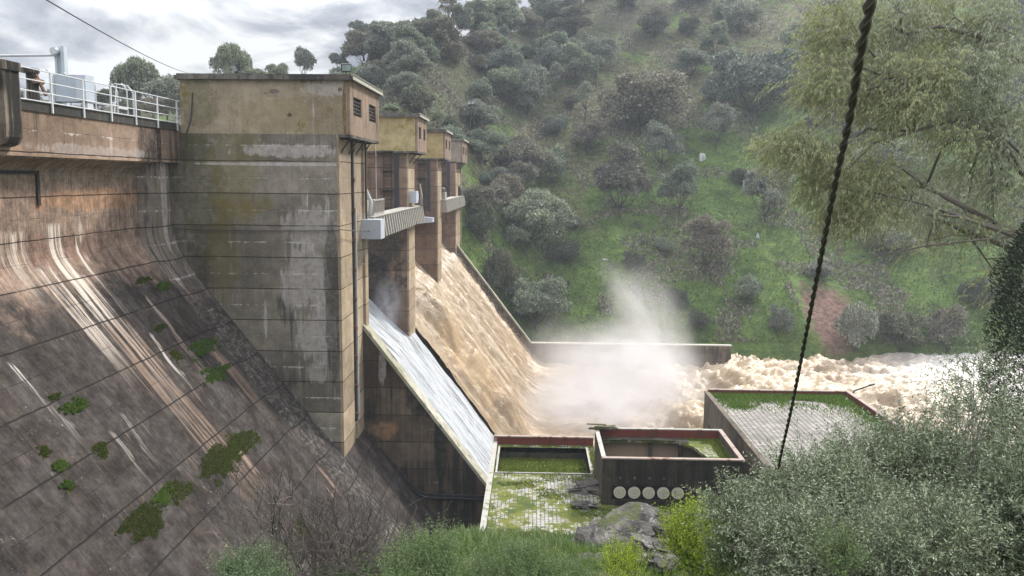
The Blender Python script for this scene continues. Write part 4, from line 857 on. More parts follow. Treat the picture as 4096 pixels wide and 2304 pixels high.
# block two: open pit with broken roof slab
x0, x1, y0, y1, zt = 3.76, 10.95, 40.8, 46.0, -14.14
t = thing('powerhouse', 'black-walled block with a broken open roof and five round vents', 'building', (7, 43.5, -27), 'powerhouse blocks below the dam')
wl = .15
mb = MB(); rz0, rz1 = -16.32, -15.56
mb.box(x0, x1, y0, y0+wl, -28, rz0); mb.box(x0, x1, y0, y0+wl, rz1, zt); mb.box(x0, x0+.5, y0, y0+wl, rz0, rz1); mb.box(8.05, x1, y0, y0+wl, rz0, rz1); AB(mb, 'front_wall', M['black_wall'], t)
mb = MB(); mb.box(x0+.5, 8.05, y0+.13, y0+wl, rz0, rz1); AB(mb, 'vent_panel', plain('recess_shade_black', (.008, .008, .009), .9), t)  # recess behind the vents painted black for its shade
mb = MB(); mb.box(x0, x0+wl, y0+wl, y1, -28, zt); mb.box(x1-wl, x1, y0+wl, y1, -28, zt); AB(mb, 'side_wall', M['grey_wall'], t)
mb = MB(); mb.box(x0+wl, x1-wl, y1-wl, y1, -28, zt-.62); AB(mb, 'back_wall', M['tan'], t)
mb = MB(); mb.box(x0+wl, x1-wl, y1-wl, y1, zt-.62, zt); AB(mb, 'parapet', M['red'], t)
mb = MB(); mb.box(x0-.04, x1+.04, y0-.05, y0+wl+.03, zt+.003, zt+.07); mb.box(x1-wl-.04, x1+.04, y0+wl+.03, y1-wl, zt+.003, zt+.07); AB(mb, 'coping', M['redcap'], t)
mb = MB(); mb.box(x0-.04, x1+.04, y1-wl, y1+.04, zt+.003, zt+.06); mb.box(x0-.04, x0+wl+.04, y0+wl+.03, y1-wl, zt+.003, zt+.05); AB(mb, 'coping', M['cap'], t)
mb = MB(); mb.prism([(x0+wl, 45.25), (5.6, 45.45), (8.3, 45.35), (9.1, 44.3), (9.5, 42.6), (9.9, y0+wl), (x1-wl, y0+wl), (x1-wl, y1-wl), (x0+wl, y1-wl)], zt-.62, zt-.46, axis='z'); AB(mb, 'roof', M['tiles'], t)
mb = MB(); mb.prism([(x0+wl+.01, 45.2), (5.6, 45.4), (8.35, 45.3), (8.9, 44.7), (9.0, y1-wl-.01), (x0+wl+.01, y1-wl-.01)], zt-.458, zt-.43, axis='z'); AB(mb, 'black_roof_strip', M['black_wall'], t)  # thin black strip along the far edge of the broken roof
mb = MB()
for x in (6.9, 8.6): mb.box(x-.09, x+.09, 45.5, 45.7, -19, zt-.73)
mb.tube([(x0+.3, 45.6, zt-1.9), (x1-.3, 45.6, zt-1.95)], .03, 4); AB(mb, 'frame', M['steel'], t)
mb = MB(); mb.box(x0+wl, x1-wl, y0+wl, y1-wl, -19.4, -19.2); AB(mb, 'floor', M['black_wall'], t)
M['vent'] = plain('vent_disc', (0.52, 0.49, 0.42), .8, var=.2, sc=5, rust=(.25, .21, .15), rth=.6)
for i in range(5):
    cxv = 4.68+.745*i; mb = MB(); mb.tube([(cxv, y0+.128, -15.94), (cxv, y0+.02, -15.94)], [.31, .31], 28); v = AB(mb, 'vent', M['vent'], t)
    mb = MB()
    for rr_ in (.21, .11): mb.tube([(cxv+rr_*math.cos(q), y0+.01, -15.94+rr_*math.sin(q)) for q in np.linspace(0, 2*math.pi, 22)], .012, 4)
    mb.tube([(cxv, y0+.018, -15.94), (cxv, y0-.02, -15.94)], .035, 8)
    o = mb.build('rings', plain('vent_ring', (.3, .28, .24), .7)); o.parent = v; o.matrix_parent_inverse = Matrix.Identity(4)
mb = MB()
for i in range(4):
    cxv = 4.68+.745*i; mb.box(cxv-.06, cxv+.06, y0-.03, y0-.001, -15.2, -15.08)
AB(mb, 'bracket', M['grey_wall'], t)
V, Q = tufts('m', [(10.1, x1-.25, 41.1, 45.7, zt-.47), (8.6, x1-.25, 44.9, 45.75, zt-.47), (x0+.3, 5.0, 45.5, 45.75, zt-.47)], 1100, .11, None, noise_th=-.3)
mo = link('moss', fast_mesh('moss', V, Q, M['moss']), t); mo.matrix_parent_inverse = Matrix.Translation(-t.location); tag(mo, kind='stuff')
pl = MB()
for i in range(9): pl.obox((3.75+.16*(i % 4)+random.uniform(0, .5), 45.95-random.uniform(0, .5), zt+.03+.05*i*.6), (.55, random.uniform(-.15, .15), 0), (0, .07, 0), (0, 0, .025))
tag(pl.build('plank_pile', plain('mossy_wood', (.09, .085, .045), .9, var=.5, sc=6)), 'heap of mossy broken planks on the corner of the open block', 'planks')
# block three
xa, xb, ya, yb = 11.7, 21.15, 30.0, 54.2
t = thing('powerhouse', 'wide paved roof block beside the river with a grass strip along its far parapet', 'building', (16, 44, -27), 'powerhouse blocks below the dam')
zt = -14.03
mb = MB(); mb.box(xa+.2, xb-.2, ya, yb-.2, zt-.55, zt-.12); AB(mb, 'roof', M['tiles_grey'], t)
mb = MB(); mb.box(xa, xa+.2, ya, yb, -28, zt); mb.box(xb-.2, xb, ya, yb, -28, zt-.1); mb.box(xa+.2, xb-.2, yb-.2, yb, -28, zt-.12); AB(mb, 'wall', M['grey_wall'], t)
mb = MB(); mb.box(xa+.2, xb-.2, yb-.2, yb, zt-.12, zt+.18); mb.box(xb-.2, xb, ya, yb, zt-.1, zt+.25); AB(mb, 'parapet', M['red'], t)
mb = MB(); mb.box(xa-.03, xa+.27, ya, yb, zt+.003, zt+.08); AB(mb, 'coping', M['grey_wall'], t)
mb = MB(); mb.box(xa+.27, xb+.04, yb-.22, yb+.03, zt+.183, zt+.24); mb.box(xb-.24, xb+.04, ya, yb-.22, zt+.253, zt+.31); AB(mb, 'coping', M['redcap'], t)
mb = MB(); mb.box(xa-.012, xa-.002, 51.2, 52.6, -18.5, zt-1.7); AB(mb, 'opening', M['black_wall'], t)
n = 16000; X = rng.uniform(xa+.3, xb-.3, n); Y = yb-.25-rng.exponential(.55+.1*(X-xa)*.35, n); k = Y > ya; X, Y = X[k], Y[k]
k = (fbm(X*.8, Y*.8, 0, 3, 5) > -.5); X, Y = X[k], Y[k]
X2_ = rng.normal(13.3, .5, 900); Y2_ = rng.normal(51.3, .5, 900); X3_ = xb-.3-rng.exponential(.35, 5000); Y3_ = rng.uniform(40, yb-.3, 5000)
X = np.concatenate([X, X2_, X3_]); Y = np.concatenate([Y, Y2_, Y3_]); n = len(X)
D = np.stack([rng.normal(0, .5, n), rng.normal(0, .5, n), np.ones(n)], 1); L = rng.uniform(.08, .26, n)
V, Q = leafcloud(np.stack([X, Y, np.full(n, zt-.13)], 1), D, rdir(n), L, L*.3)
mo = link('grass_strip', fast_mesh('grass_strip', V, Q, M['grassy']), t); mo.matrix_parent_inverse = Matrix.Translation(-t.location); tag(mo, kind='stuff')
# street lamp behind it
t = thing('street_lamp', 'thin street lamp with a bent arm behind the paved roof', 'street lamp', (20.95, 54.6, -20))
mb = MB(); a = at(3405, 1585, Y=54.6); b = at(3418, 1563, Y=54.6); c_ = at(3470, 1545, Y=54.6)
mb.tube([(a.x, 54.6, -27), a, b, c_], [.08, .07, .06, .05], 6); AB(mb, 'pole', M['steel'], t)
mb = MB(); mb.tube([c_, at(3478, 1542, Y=54.6), at(3500, 1536, Y=54.6)], [.04, .09, .05], 8); AB(mb, 'lamp_head', M['steel'], t)
# rubble on roof one
def rockmesh(name, r, seed, m, sub=4, rough=.35, strat=0.0):
    import bmesh
    bm = bmesh.new(); bmesh.ops.create_icosphere(bm, subdivisions=sub, radius=1.0)
    co = np.array([v.co[:] for v in bm.verts]); d = 1+rough*fbm(co[:, 0]*1.3+seed, co[:, 1]*1.3, co[:, 2]*1.3, 5, seed, .55)
    if strat: s_ = co[:, 2]*2.2+co[:, 0]*1.1; d = d+strat*(np.abs((s_*2.1) % 1-.5)-.25)+strat*.7*(np.abs((s_*5.3+vn(co[:, 0]*2, co[:, 1]*2, 0, seed)) % 1-.5)-.25)
    co = co*d[:, None]*np.array(r)
    for v, c in zip(bm.verts, co): v.co = c
    me = bpy.data.meshes.new(name); bm.to_mesh(me); bm.free(); me.materials.append(m); return me
t = NT('slate_rock'); s_ = t.noise(1.0, 6, scale=(1.0, 1.0, 5.0), rough=.7); n_ = t.noise(3, 7, rough=.75)
c = t.mix(t.step(s_, .35, .65), (0.03, 0.028, 0.027), (0.17, 0.158, 0.145)); c = t.mix(t.step(n_, .55, .7), c, (0.36, .34, .33)); c = t.mix(t.step(t.noise(.9, 6, loc=(4, 4, 1), rough=.7), .54, .62), c, (.08, .095, .03))
M['rock'] = t.fin(c, .85, bump=t.math('ADD', s_, n_), bs=1.0, bd=.12)
M['rubble'] = plain('rubble', (.085, .078, .07), .9, var=.6, sc=5)
for i, (px, py, r, lb) in enumerate(((1475, 1232, (.8, .6, .3), 'dark heap of rubble on the mossy roof beside the black wall'), (1468, 1275, (.55, .3, .12), 'flat broken slab lying on the mossy roof below the rubble'))):
    p = P2(px, py, Z=zr1); o = link('rubble', rockmesh('rubble', r, 5+i, M['rubble'] if i == 0 else M['rock'], 4, .7), loc=(p.x, p.y, zr1+.1)); tag(o, lb, 'rubble')
# ------------------------------------------------------------------ rock in the foreground
def nz_(x, y): return float(near_z(x, y))
rocks = [(1555, 1366, (1.7, 1.1, .42), 24.5, 'large layered grey rock with moss in the middle foreground', (0.2, -.38, .2)), (1680, 1320, (.5, .6, .38), 24.6, 'rounded rock top on the right end of the layered rock', (.1, -.2, .2)),
         (1650, 1372, (.62, .6, .33), 22.5, 'pale broken rock face beside the yellow-green plants', (.1, .1, .1)), (1500, 1415, (1.0, .7, .35), 22.0, 'dark low rock at the foot of the layered rock', (.0, .1, .7))]
for i, (px, py, r, Yq, lb, ro) in enumerate(rocks):
    p = P2(px, py+14, Y=Yq); o = link('rock', rockmesh('rock', r, 20+i, M['rock'], 4, .55, .24), loc=p); o.rotation_euler = ro; tag(o, lb, 'rock')
    o2 = None
# ------------------------------------------------------------------ trees on the hillside
M['bark'] = plain('bark', (0.075, 0.062, 0.05), .95, var=.4, sc=4)
M['leaf'] = [leafmat('holm_oak_leaf', [(0.10, 0.112, 0.098), (0.23, 0.25, 0.222), (0.42, 0.45, 0.405)], trans=.22, bigamt=1),
             leafmat('olive_tree_leaf', [(0.11, 0.135, 0.10), (0.26, 0.295, 0.23), (0.48, 0.53, 0.42)], trans=.25, bigamt=1),
             leafmat('brown_oak_leaf', [(0.10, 0.092, 0.078), (0.21, 0.195, 0.168), (0.36, 0.335, 0.29)], trans=.2, bigamt=1),
             leafmat('dark_shrub_leaf', [(0.07, 0.078, 0.058), (0.14, 0.152, 0.115), (0.25, 0.27, 0.20)], trans=.2, bigamt=1)]
def tree_parts(seed, H, Wd, nl, nleaf, lsize, trunk_h=.28, flat=.8, open_=.0, trunk=True):
    r = np.random.default_rng(seed); rd = random.Random(seed)
    cz = H*(trunk_h+(1-trunk_h)*.42); lob = []
    while len(lob) < nl:
        p = r.normal(size=3); p /= np.linalg.norm(p)
        if p[2] < -.62: continue
        k = r.uniform(.30, .86); rr = r.uniform(.17, .29)*Wd*.62
        lob.append((np.array([p[0]*Wd*.5*k, p[1]*Wd*.5*k, cz+p[2]*H*(1-trunk_h)*.47*k*flat/.8]), rr))
    parts = []
    for c, rr in lob:
        n = int(nleaf*(rr/(Wd*.13))**2)
        d = rdir(n, r); d[:, 2] = np.where(d[:, 2] < -.3, -d[:, 2], d[:, 2])
        q = 1+.35*fbm(d[:, 0]*2.5+c[0], d[:, 1]*2.5+c[1], d[:, 2]*2.5, 3, seed)
        P_ = c+d*rr*q[:, None]*r.uniform(.72, 1.05, (n, 1))*np.array([1, 1, .85])
        D = d*.6+rdir(n, r)*.8+np.array([0, 0, .15]); parts.append(leafcloud(P_, D, rdir(n, r), lsize*r.uniform(.6, 1.3, n), lsize*.62*r.uniform(.6, 1.2, n)))
    V, Q = join(parts)
    mb = MB(); base = Vector((0, 0, -1.2)); fork = Vector((rd.uniform(-.3, .3), rd.uniform(-.3, .3), H*trunk_h))
    tr = .024*H
    if trunk: mb.tube([base, Vector((0, 0, 0)), fork*.55, fork], [tr*1.4, tr, tr*.8, tr*.7], 7)
    for c, rr in rd.sample(lob, min(len(lob), 7)):
        e = Vector(c); m1 = fork.lerp(e, .5)+Vector((rd.uniform(-.4, .4), rd.uniform(-.4, .4), -.08*H)); mb.tube([fork-(Vector((0, 0, .2)) if trunk else Vector((0, 0, H*trunk_h))), m1, e], [tr*.5, tr*.3, tr*.12], 5)
    return V, Q, mb
protos = {}
def proto(kind, seed, *a, mats=(0,), **k):
    V, Q, mb = tree_parts(seed, *a, **k); me0 = fast_mesh('crown', V, Q, None)
    import bmesh
    tm = bpy.data.meshes.new('trunk'); tm.from_pydata(mb.v, [], mb.f); tm.update(); tm.shade_smooth(); tm.materials.append(M['bark'])
    for mi in mats:
        me = me0.copy(); me.materials.append(M['leaf'][mi]); protos.setdefault((kind, mi), []).append((me, tm))
for s_ in range(8): proto('tree', 100+s_, 7.2*(.85+.045*s_), 8.6*(1.08-.03*s_), 20+2*(s_*5 % 8), 620, .31, mats=(0, 1, 2), trunk_h=.10+.02*(s_ % 4), flat=.85+.05*(s_ % 3))
for s_ in range(3): proto('bush', 200+s_, 4.2, 6.4, 20, 560, .26, mats=(0, 1, 2, 3), trunk_h=.02, flat=.9)
for s_ in range(2): proto('slim', 300+s_, 8.5, 4.6, 13, 230, .26, mats=(0, 1, 2), trunk_h=.3, flat=1.0)
def_h = {'tree': (8.6, 7.0), 'bush': (6.4, 4.3), 'slim': (4.6, 8.3)}
used = set()
def plant(kind, mi, loc, sx, sz, label, cat, group=None, name=None):
    me, tm = random.choice(protos[(kind, mi)])
    t = thing(name or {'tree': 'oak_tree', 'bush': 'shrub', 'slim': 'slender_tree'}[kind], label, cat, loc, group, rz=random.uniform(0, 6.28)); t.scale = (sx, sx*random.uniform(.9, 1.1), sz)
    o = link('crown', me, t); o2 = link('trunk', tm, t); return t
named = [  # crown centre x, base y, width, height in the photo (view pixels), kind, material, label
 (1614, 338, 232, 162, 'tree', 2, 'widest grey oak mid-slope with a visible black trunk', 'tree'), (1900, 312, 222, 190, 'tree', 0, 'big dark round oak high on the slope left of the eucalyptus', 'tree'),
 (1327, 298, 124, 132, 'tree', 0, 'tall grey oak above the roofs of the third and farthest towers', 'tree'), (1210, 258, 78, 64, 'bush', 1, 'small rounded olive tree left of the tall grey oak', 'tree'),
 (1206, 342, 124, 84, 'tree', 0, 'broad oak directly behind the hillside pole', 'tree'), (1222, 418, 104, 92, 'tree', 1, 'silvery olive just right of the farthest hoist house', 'tree'),
 (1800, 372, 92, 112, 'tree', 0, 'upright grey oak between the widest oak and the white boulder', 'tree'), (1664, 432, 112, 108, 'tree', 0, 'round grey oak left of the white boulder', 'tree'),
 (1385, 468, 118, 104, 'bush', 1, 'blue-grey olive in the middle left of the slope', 'tree'), (1560, 548, 172, 160, 'tree', 2, 'brownish oak with dark trunk above the grassy track', 'tree'),
 (1708, 545, 112, 122, 'tree', 1, 'grey-green olive right of the brownish oak above the track', 'tree'), (1335, 622, 182, 148, 'tree', 1, 'pale sage olive with a lumpy crown right of the farthest tower', 'tree'),
 (1925, 562, 140, 142, 'tree', 0, 'blue-grey oak above the right end of the grassy track', 'tree'), (1478, 392, 116, 80, 'tree', 2, 'brown-tinged oak below and left of the widest oak', 'tree'),
 (1400, 344, 80, 58, 'bush', 0, 'small oak on the dry patch left of the widest oak', 'tree'), (1862, 96, 112, 100, 'tree', 0, 'dark-trunked oak near the top of the picture left of the cable', 'tree'),
 (1795, 146, 92, 74, 'tree', 1, 'olive below the dark-trunked oak near the top', 'tree'), (1735, 200, 112, 76, 'tree', 0, 'grey oak between the widest oak and the big dark round oak', 'tree'),
 (1500, 222, 52, 74, 'slim', 1, 'slender pale tree standing alone above the widest oak', 'tree'), (1258, 478, 80, 62, 'bush', 0, 'dark bushy oak under the silvery olive', 'shrub'),
 (1350, 838, 158, 146, 'tree', 1, 'sage green olive leaning over the far training wall', 'tree'), (1775, 690, 148, 130, 'tree', 2, 'brown spreading oak on the lower slope above the river', 'tree'),
 (1885, 770, 92, 88, 'bush', 1, 'sage bush on the grass left of the eroded bank', 'shrub'), (1756, 835, 80, 60, 'bush', 3, 'dark bush near the end of the river wall', 'shrub'),
 (1590, 680, 70, 50, 'bush', 3, 'small dark bush below the brownish oak with dark trunk', 'shrub'), (1960, 850, 80, 90, 'bush', 0, 'grey bush at the left foot of the eroded bank', 'shrub'),
 (2150, 880, 100, 130, 'bush', 0, 'grey-green bush at the right foot of the eroded bank', 'shrub'), (2260, 882, 130, 110, 'bush', 3, 'dark low bush at the water edge under the eucalyptus', 'shrub'),
 (2380, 880, 150, 120, 'bush', 2, 'brown tangled bush at the water edge near the cypress', 'shrub'), (1215, 620, 110, 130, 'bush', 3, 'dark shrub beside the farthest gate tower', 'shrub'),
 (1262, 760, 90, 150, 'bush', 3, 'dark shrub above the sloping far wall', 'shrub'), (2240, 640, 150, 80, 'tree', 0, 'grey oak half hidden behind the lowest eucalyptus branch', 'tree'), (2180, 365, 110, 60, 'tree', 2, 'mauve-grey oak seen through the gap in the eucalyptus', 'tree'),
 (2330, 405, 120, 80, 'tree', 0, 'grey-green oak behind the middle of the eucalyptus', 'tree'), (1420, 660, 100, 60, 'bush', 3, 'dark bush right of the pale sage olive', 'shrub'), (1700, 770, 80, 50, 'bush', 3, 'dark patch of bush right of the spray plume', 'shrub'),
 (1870, 470, 70, 50, 'bush', 3, 'low dark bramble left of the eucalyptus tips', 'shrub'), (2060, 700, 90, 50, 'bush', 0, 'grey bush above the eroded bank', 'shrub'), (2470, 780, 120, 90, 'bush', 3, 'dark bush behind the cypress', 'shrub')]
placed = []
for (x, y, w_, h_, k, mi, lb, cat) in named:
    p = hill_hit(x*1.5901, y*1.5901)
    if p is None: continue
    px = p.y/F*1.5901; W_, H_ = w_*px, h_*px; bw, bh = def_h[k]
    plant(k, mi, p, W_/bw, H_/bh*1.03, lb, cat); placed.append((p.x, p.y, W_*.42))
# the rest of the wood: no tree close to another, none on the open grass
def img(x, y, z): v = rot.transposed() @ Vector((x, y, z)); return (CX-F*v.x/v.z)/1.5901, (CY+F*v.y/v.z)/1.5901
openg = [(1250, 420, 50, 35), (1640, 590, 150, 22), (1790, 430, 70, 45), (2000, 610, 110, 30), (2150, 690, 150, 40), (1840, 340, 50, 20)]
_unused = [(1250, 420, 60, 45), (1600, 480, 90, 40), (1560, 600, 160, 45), (1780, 430, 90, 60), (1800, 620, 120, 70), (2150, 680, 160, 60), (1900, 650, 80, 60), (1640, 620, 140, 60), (2000, 330, 90, 40), (1840, 330, 60, 30), (1450, 560, 70, 60), (1700, 720, 80, 60), (1880, 700, 60, 40)]
tints = {0: 'grey', 1: 'sage green', 2: 'brownish', 3: 'dark'}
cnt = 0; tries = 0
def zone(u, v):
    a = 'above the gate towers' if u < 1180 else 'above the far training wall' if u < 1420 else 'on the middle of the hillside' if u < 1700 else 'left of the eucalyptus' if u < 2020 else 'behind the eucalyptus'
    b = 'near the skyline' if v < 110 else 'on the upper slope' if v < 260 else 'halfway up' if v < 480 else 'low on the slope' if v < 700 else 'at the foot of the slope'
    return a, b
while cnt < 285 and tries < 26000:
    tries += 1
    Y = 124+190*random.random()**1.0; X = (random.uniform(-.30, .62) if random.random() < .45 else random.uniform(-.26, .06))*Y
    z = float(hill_z(X, Y)); u, v = img(X, Y, z)
    if u < 880 or u > 2640 or v < -60 or v > 880: continue
    if X < -8 and Y < 136: continue
    if X < 30 and Y < 126.5: continue
    if abs(X-46.4) < 5 and Y < 139: continue
    if any(((u-a)/c)**2+((v-b)/d)**2 < 1 for a, b, c, d in openg): continue
    low = v > 330; top = v < 170 or u < 1450
    k = random.choices(('tree', 'bush', 'slim'), (2, 5, .2) if low else (7, 2.5, .6))[0]
    mi = random.choices((0, 1, 2, 3), (3, 2.5, 2, 3 if k == 'bush' else 0))[0]
    s_ = random.uniform(.85, 1.4) if k != 'bush' else random.uniform(.5, 1.25)
    if v < 30: s_ *= .9
    rad = def_h[k][0]*s_*.42
    sp = 1.1 if low and u > 1350 else .5 if u < 1500 or v < 220 else .62
    if any((X-a)**2+(Y-b)**2 < ((rad+c)*sp)**2 for a, b, c in placed): continue
    za, zb = zone(u, v); sz = 'large' if s_ > .9 else 'small' if s_ < .55 else 'medium'
    cat = 'shrub' if k == 'bush' else 'tree'
    lb = '%s %s %s %s, %s' % (sz, tints[mi], {'tree': 'oak', 'bush': 'bush', 'slim': 'slender tree'}[k], zb, za)
    plant(k, mi, (X, Y, z-.1), s_, s_*random.uniform(.85, 1.15), lb, cat, lb.replace(',', '')+' group'); placed.append((X, Y, rad)); cnt += 1
print('hill trees', cnt, tries)
# skyline trees behind the dam: placed where the photo shows them
for (x, y, w_, h_, Yq, k, mi, lb) in ((350, 275, 140, 138, 125, 'bush', 1, 'tall round tree behind the curved crest posts'), (420, 275, 110, 95, 120, 'bush', 0, 'lower dark tree between the crest posts and the nearest tower'), (300, 262, 60, 50, 130, 'bush', 0, 'low bush behind the blue cabinet'),
        (582, 222, 100, 122, 120, 'bush', 1, 'leafy pointed tree rising behind the nearest roof'), (640, 208, 80, 40, 118, 'bush', 1, 'low green bush behind the middle of the nearest roof'), (700, 208, 66, 52, 122, 'bush', 1, 'green bush on the skyline right of the pointed tree'),
        (765, 190, 80, 74, 165, 'bush', 0, 'rounded dark tree on the skyline left of the hill'), (850, 170, 60, 40, 172, 'bush', 0, 'low dark bush on the skyline above the nearest roof'), (915, 140, 90, 76, 175, 'tree', 0, 'dark oak on the skyline above the nearest roof corner'), (1000, 125, 100, 70, 175, 'tree', 0, 'dark oak on the rising skyline'),
        (1096, 88, 88, 60, 185, 'tree', 0, 'small open oak against the sky on the ridge'), (60, 275, 110, 60, 110, 'bush', 0, 'low bush left of the mast'), (255, 282, 90, 62, 118, 'bush', 3, 'dark low bush between the mast and the round tree'), (445, 300, 70, 70, 112, 'bush', 3, 'dark bush touching the left end of the nearest tower'), (385, 300, 90, 60, 114, 'bush', 2, 'brown bush low behind the crest gate'), (320, 300, 80, 55, 110, 'bush', 3, 'dark bush behind the lone curved post'), (180, 262, 100, 50, 115, 'bush', 0, 'low bush behind the mast'), (985, 288, 60, 30, 72, 'bush', 1, 'bright green shrub on the far side of the second hoist house roof'), (1100, 320, 50, 50, 94, 'bush', 1, 'bright green shrub rising behind the third hoist house')):
    p = at(x*1.5901, y*1.5901, Y=Yq); px = Yq/F*1.5901; bw, bh = def_h[k]
    if Yq in (72, 94): p.x = p.x; 
    gz = float(hill_z(p.x, Yq)) if Yq > 124 else 0.0
    extra = 0
    plant(k, mi, (p.x, Yq, p.z), w_*px/bw, h_*px/bh, lb, 'shrub' if k == 'bush' else 'tree')
# white boulder and small things on the slope
for (x, y, r, lb) in ((1767, 402, (.7, .6, 1.3), 'white boulder standing on the grass of the hillside'), (1905, 600, (.35, .5, .8), 'small pale stone at the right end of the grassy track'), (1520, 655, (.6, .5, .3), 'low grey stone in the grass above the river')):
    p = hill_hit(x*1.5901, y*1.5901)
    if p: o = link('boulder', rockmesh('boulder', r, 60+x, plain('pale_rock', (.42, .43, .42), .9, var=.3), 3, .35), loc=p); tag(o, lb, 'boulder')
p = hill_hit(1880, 552)
if p:
    t = thing('utility_pole', 'thin pole with a small crossbar on the hillside above the farthest tower', 'pole', p); mb = MB(); top = at(1884, 410, Y=p.y)
    mb.tube([p, top], [.12, .08], 6); AB(mb, 'pole', M['steel'], t); mb = MB(); mb.box(top.x-.5, top.x+.5, p.y-.05, p.y+.05, top.z-.25, top.z-.12); mb.box(top.x-.4, top.x-.3, p.y-.05, p.y+.05, top.z-.1, top.z+.25); mb.box(top.x+.3, top.x+.4, p.y-.05, p.y+.05, top.z-.1, top.z+.25); AB(mb, 'crossbar', M['galv'], t)
# ground cover of the hill (grass tussocks and scrub), one uncountable mass each
n = 230000; Yg = 123.6+rng.random(n)**1.3*150; Xg = rng.uniform(-.22, .62, n)*Yg
k = ~((np.abs(Xg-46.4) < 4.2) & (Yg < 137)); k &= ~((Xg < 1) & (Yg < 124.5)); Xg, Yg = Xg[k], Yg[k]; n = len(Xg)
dn = fbm(Xg*.16, Yg*.16, 0, 5, 91); Zg = hill_z(Xg, Yg)
a = dn > .22
def cover(name, sel, h, m, wd):
    X, Y, Z = Xg[sel], Yg[sel], Zg[sel]; n = len(X); D = np.stack([rng.normal(0, .6, n), rng.normal(0, .6, n), np.ones(n)], 1)
    L = h*rng.uniform(.4, 1.3, n); V, Q = leafcloud(np.stack([X, Y, Z-.05], 1), D, rdir(n), L, L*wd); tag(link(name, fast_mesh(name, V, Q, m)), kind='stuff')
cover('scrub', a, .55, M['leaf'][2], .6)
M['hillgrass'] = leafmat('hill_grass_blade', [(0.05, 0.09, 0.022), (0.10, 0.16, 0.04), (0.19, 0.26, 0.07)], trans=.35)
cover('hill_grass', ~a, .34, M['hillgrass'], .5)
# ------------------------------------------------------------------ moss and weeds rooted in the joints of the dam face
def slope_pt(x, y):                                               # photo view pixel -> point on the 0.8:1 face
    r = ray(x*1.5901, y*1.5901); Y = -ZC/(r.z+BETA*r.x); return r*Y
sl_n = Vector((BETA, 0, 1)).normalized(); sl_d = Vector((1, 0, -BETA)).normalized()
M['mossdark'] = leafmat('dark_moss_leaf', [(0.035, 0.05, 0.012), (0.075, 0.095, 0.02), (0.13, 0.145, 0.03)], trans=.3)
M['weed'] = leafmat('bright_weed_leaf', [(0.045, 0.085, 0.02), (0.09, 0.16, 0.03), (0.17, 0.26, 0.06)], trans=.4)
for (x, y, a, b, mi, dens, lb) in ((606, 1117, 48, 36, 'mossdark', 1, 'dark round moss patch, upper right one of the lower pair'), (552, 1155, 50, 42, 'mossdark', 1, 'dark moss patch touching the lower left of the round one'),
        (368, 1305, 62, 40, 'mossdark', 1, 'largest dark moss patch at the bottom of the dam face'), (450, 1235, 36, 28, 'mossdark', .6, 'ragged moss at the upper right of the largest patch'), (408, 1252, 26, 17, 'weed', 1.5, 'bright green clump in the middle of the largest moss patch'),
        (511, 873, 34, 22, 'weed', 1.6, 'bright green clump high on the dam face, upper of two'), (546, 937, 32, 18, 'weed', 1.6, 'bright green clump high on the dam face, lower of two'), (182, 1022, 28, 16, 'weed', 1.6, 'bright weed on a joint at the left of the dam face'),
        (253, 1130, 17, 21, 'mossdark', 1, 'small moss spot below the left weed'), (413, 722, 14, 11, 'weed', 1.4, 'small bright weed at the top of the dam face near the gutter'), (360, 705, 20, 8, 'mossdark', 1, 'thin dark moss below the upper wall near the gutter'),
        (150, 1172, 17, 14, 'weed', 1.2, 'upper weed of the string in the lower left crack'), (168, 1222, 14, 12, 'weed', 1.2, 'lower weed of the string in the lower left crack'), (112, 1135, 12, 16, 'mossdark', 1.2, 'dark weed left of the crack string'),
        (441, 895, 11, 16, 'mossdark', 1, 'tiny moss spot left of the upper bright clump'), (140, 998, 16, 8, 'mossdark', 1, 'tiny weed left on the joint above the left weed'), (403, 825, 14, 10, 'mossdark', .7, 'faint moss spot above the upper bright clump'), (765, 1335, 20, 30, 'mossdark', .8, 'moss spot behind the bare shrub')):
    c = slope_pt(x, y); px = c.y/F*1.5901; c1 = img(*(c+Vector((0, .5, 0)))); c2 = img(*(c+sl_d*.5)); c0 = img(*c); jy = math.hypot(c1[0]-c0[0], c1[1]-c0[1])/.5; js = math.hypot(c2[0]-c0[0], c2[1]-c0[1])/.5; A_, B_ = a/jy*1.25, b/js*1.35
    if abs(x-360) < 2 and y == 705: pass
    n = int(4200*dens*A_*B_)+300; pts = rng.uniform(-1, 1, (n*2, 2)); rr_ = np.hypot(pts[:, 0], pts[:, 1]); q = .82+.5*fbm(pts[:, 0]*1.7+x, pts[:, 1]*2.6+y, 0, 5, 5, .62)+rng.normal(0, .10, n*2)+.15*np.sin(pts[:, 0]*17+x)*ss(0, .6, pts[:, 1])
    pts = pts[rr_ < q*.8][:n]; n = len(pts)
    # ellipse axes: along the joint (world Y) and down the fall line
    P_ = np.array(c)[None]+pts[:, :1]*A_*np.array([0, 1.1, 0])[None]+pts[:, 1:]*B_*np.array(sl_d)[None]
    hgt = .055 if mi == 'mossdark' else .09
    D = np.array(sl_n)[None]+rdir(n)*.8+np.array([0, 0, .3]); L = hgt*rng.uniform(.5, 1.6, n)
    V, Q = leafcloud(P_-np.array(sl_n)*.01-np.array(c)[None], D, rdir(n), L, L*.75)
    nm = 'moss_patch' if mi == 'mossdark' else 'weed_clump'
    tag(link(nm, fast_mesh(nm, V, Q, M[mi]), loc=c), lb, 'moss' if mi == 'mossdark' else 'weed')
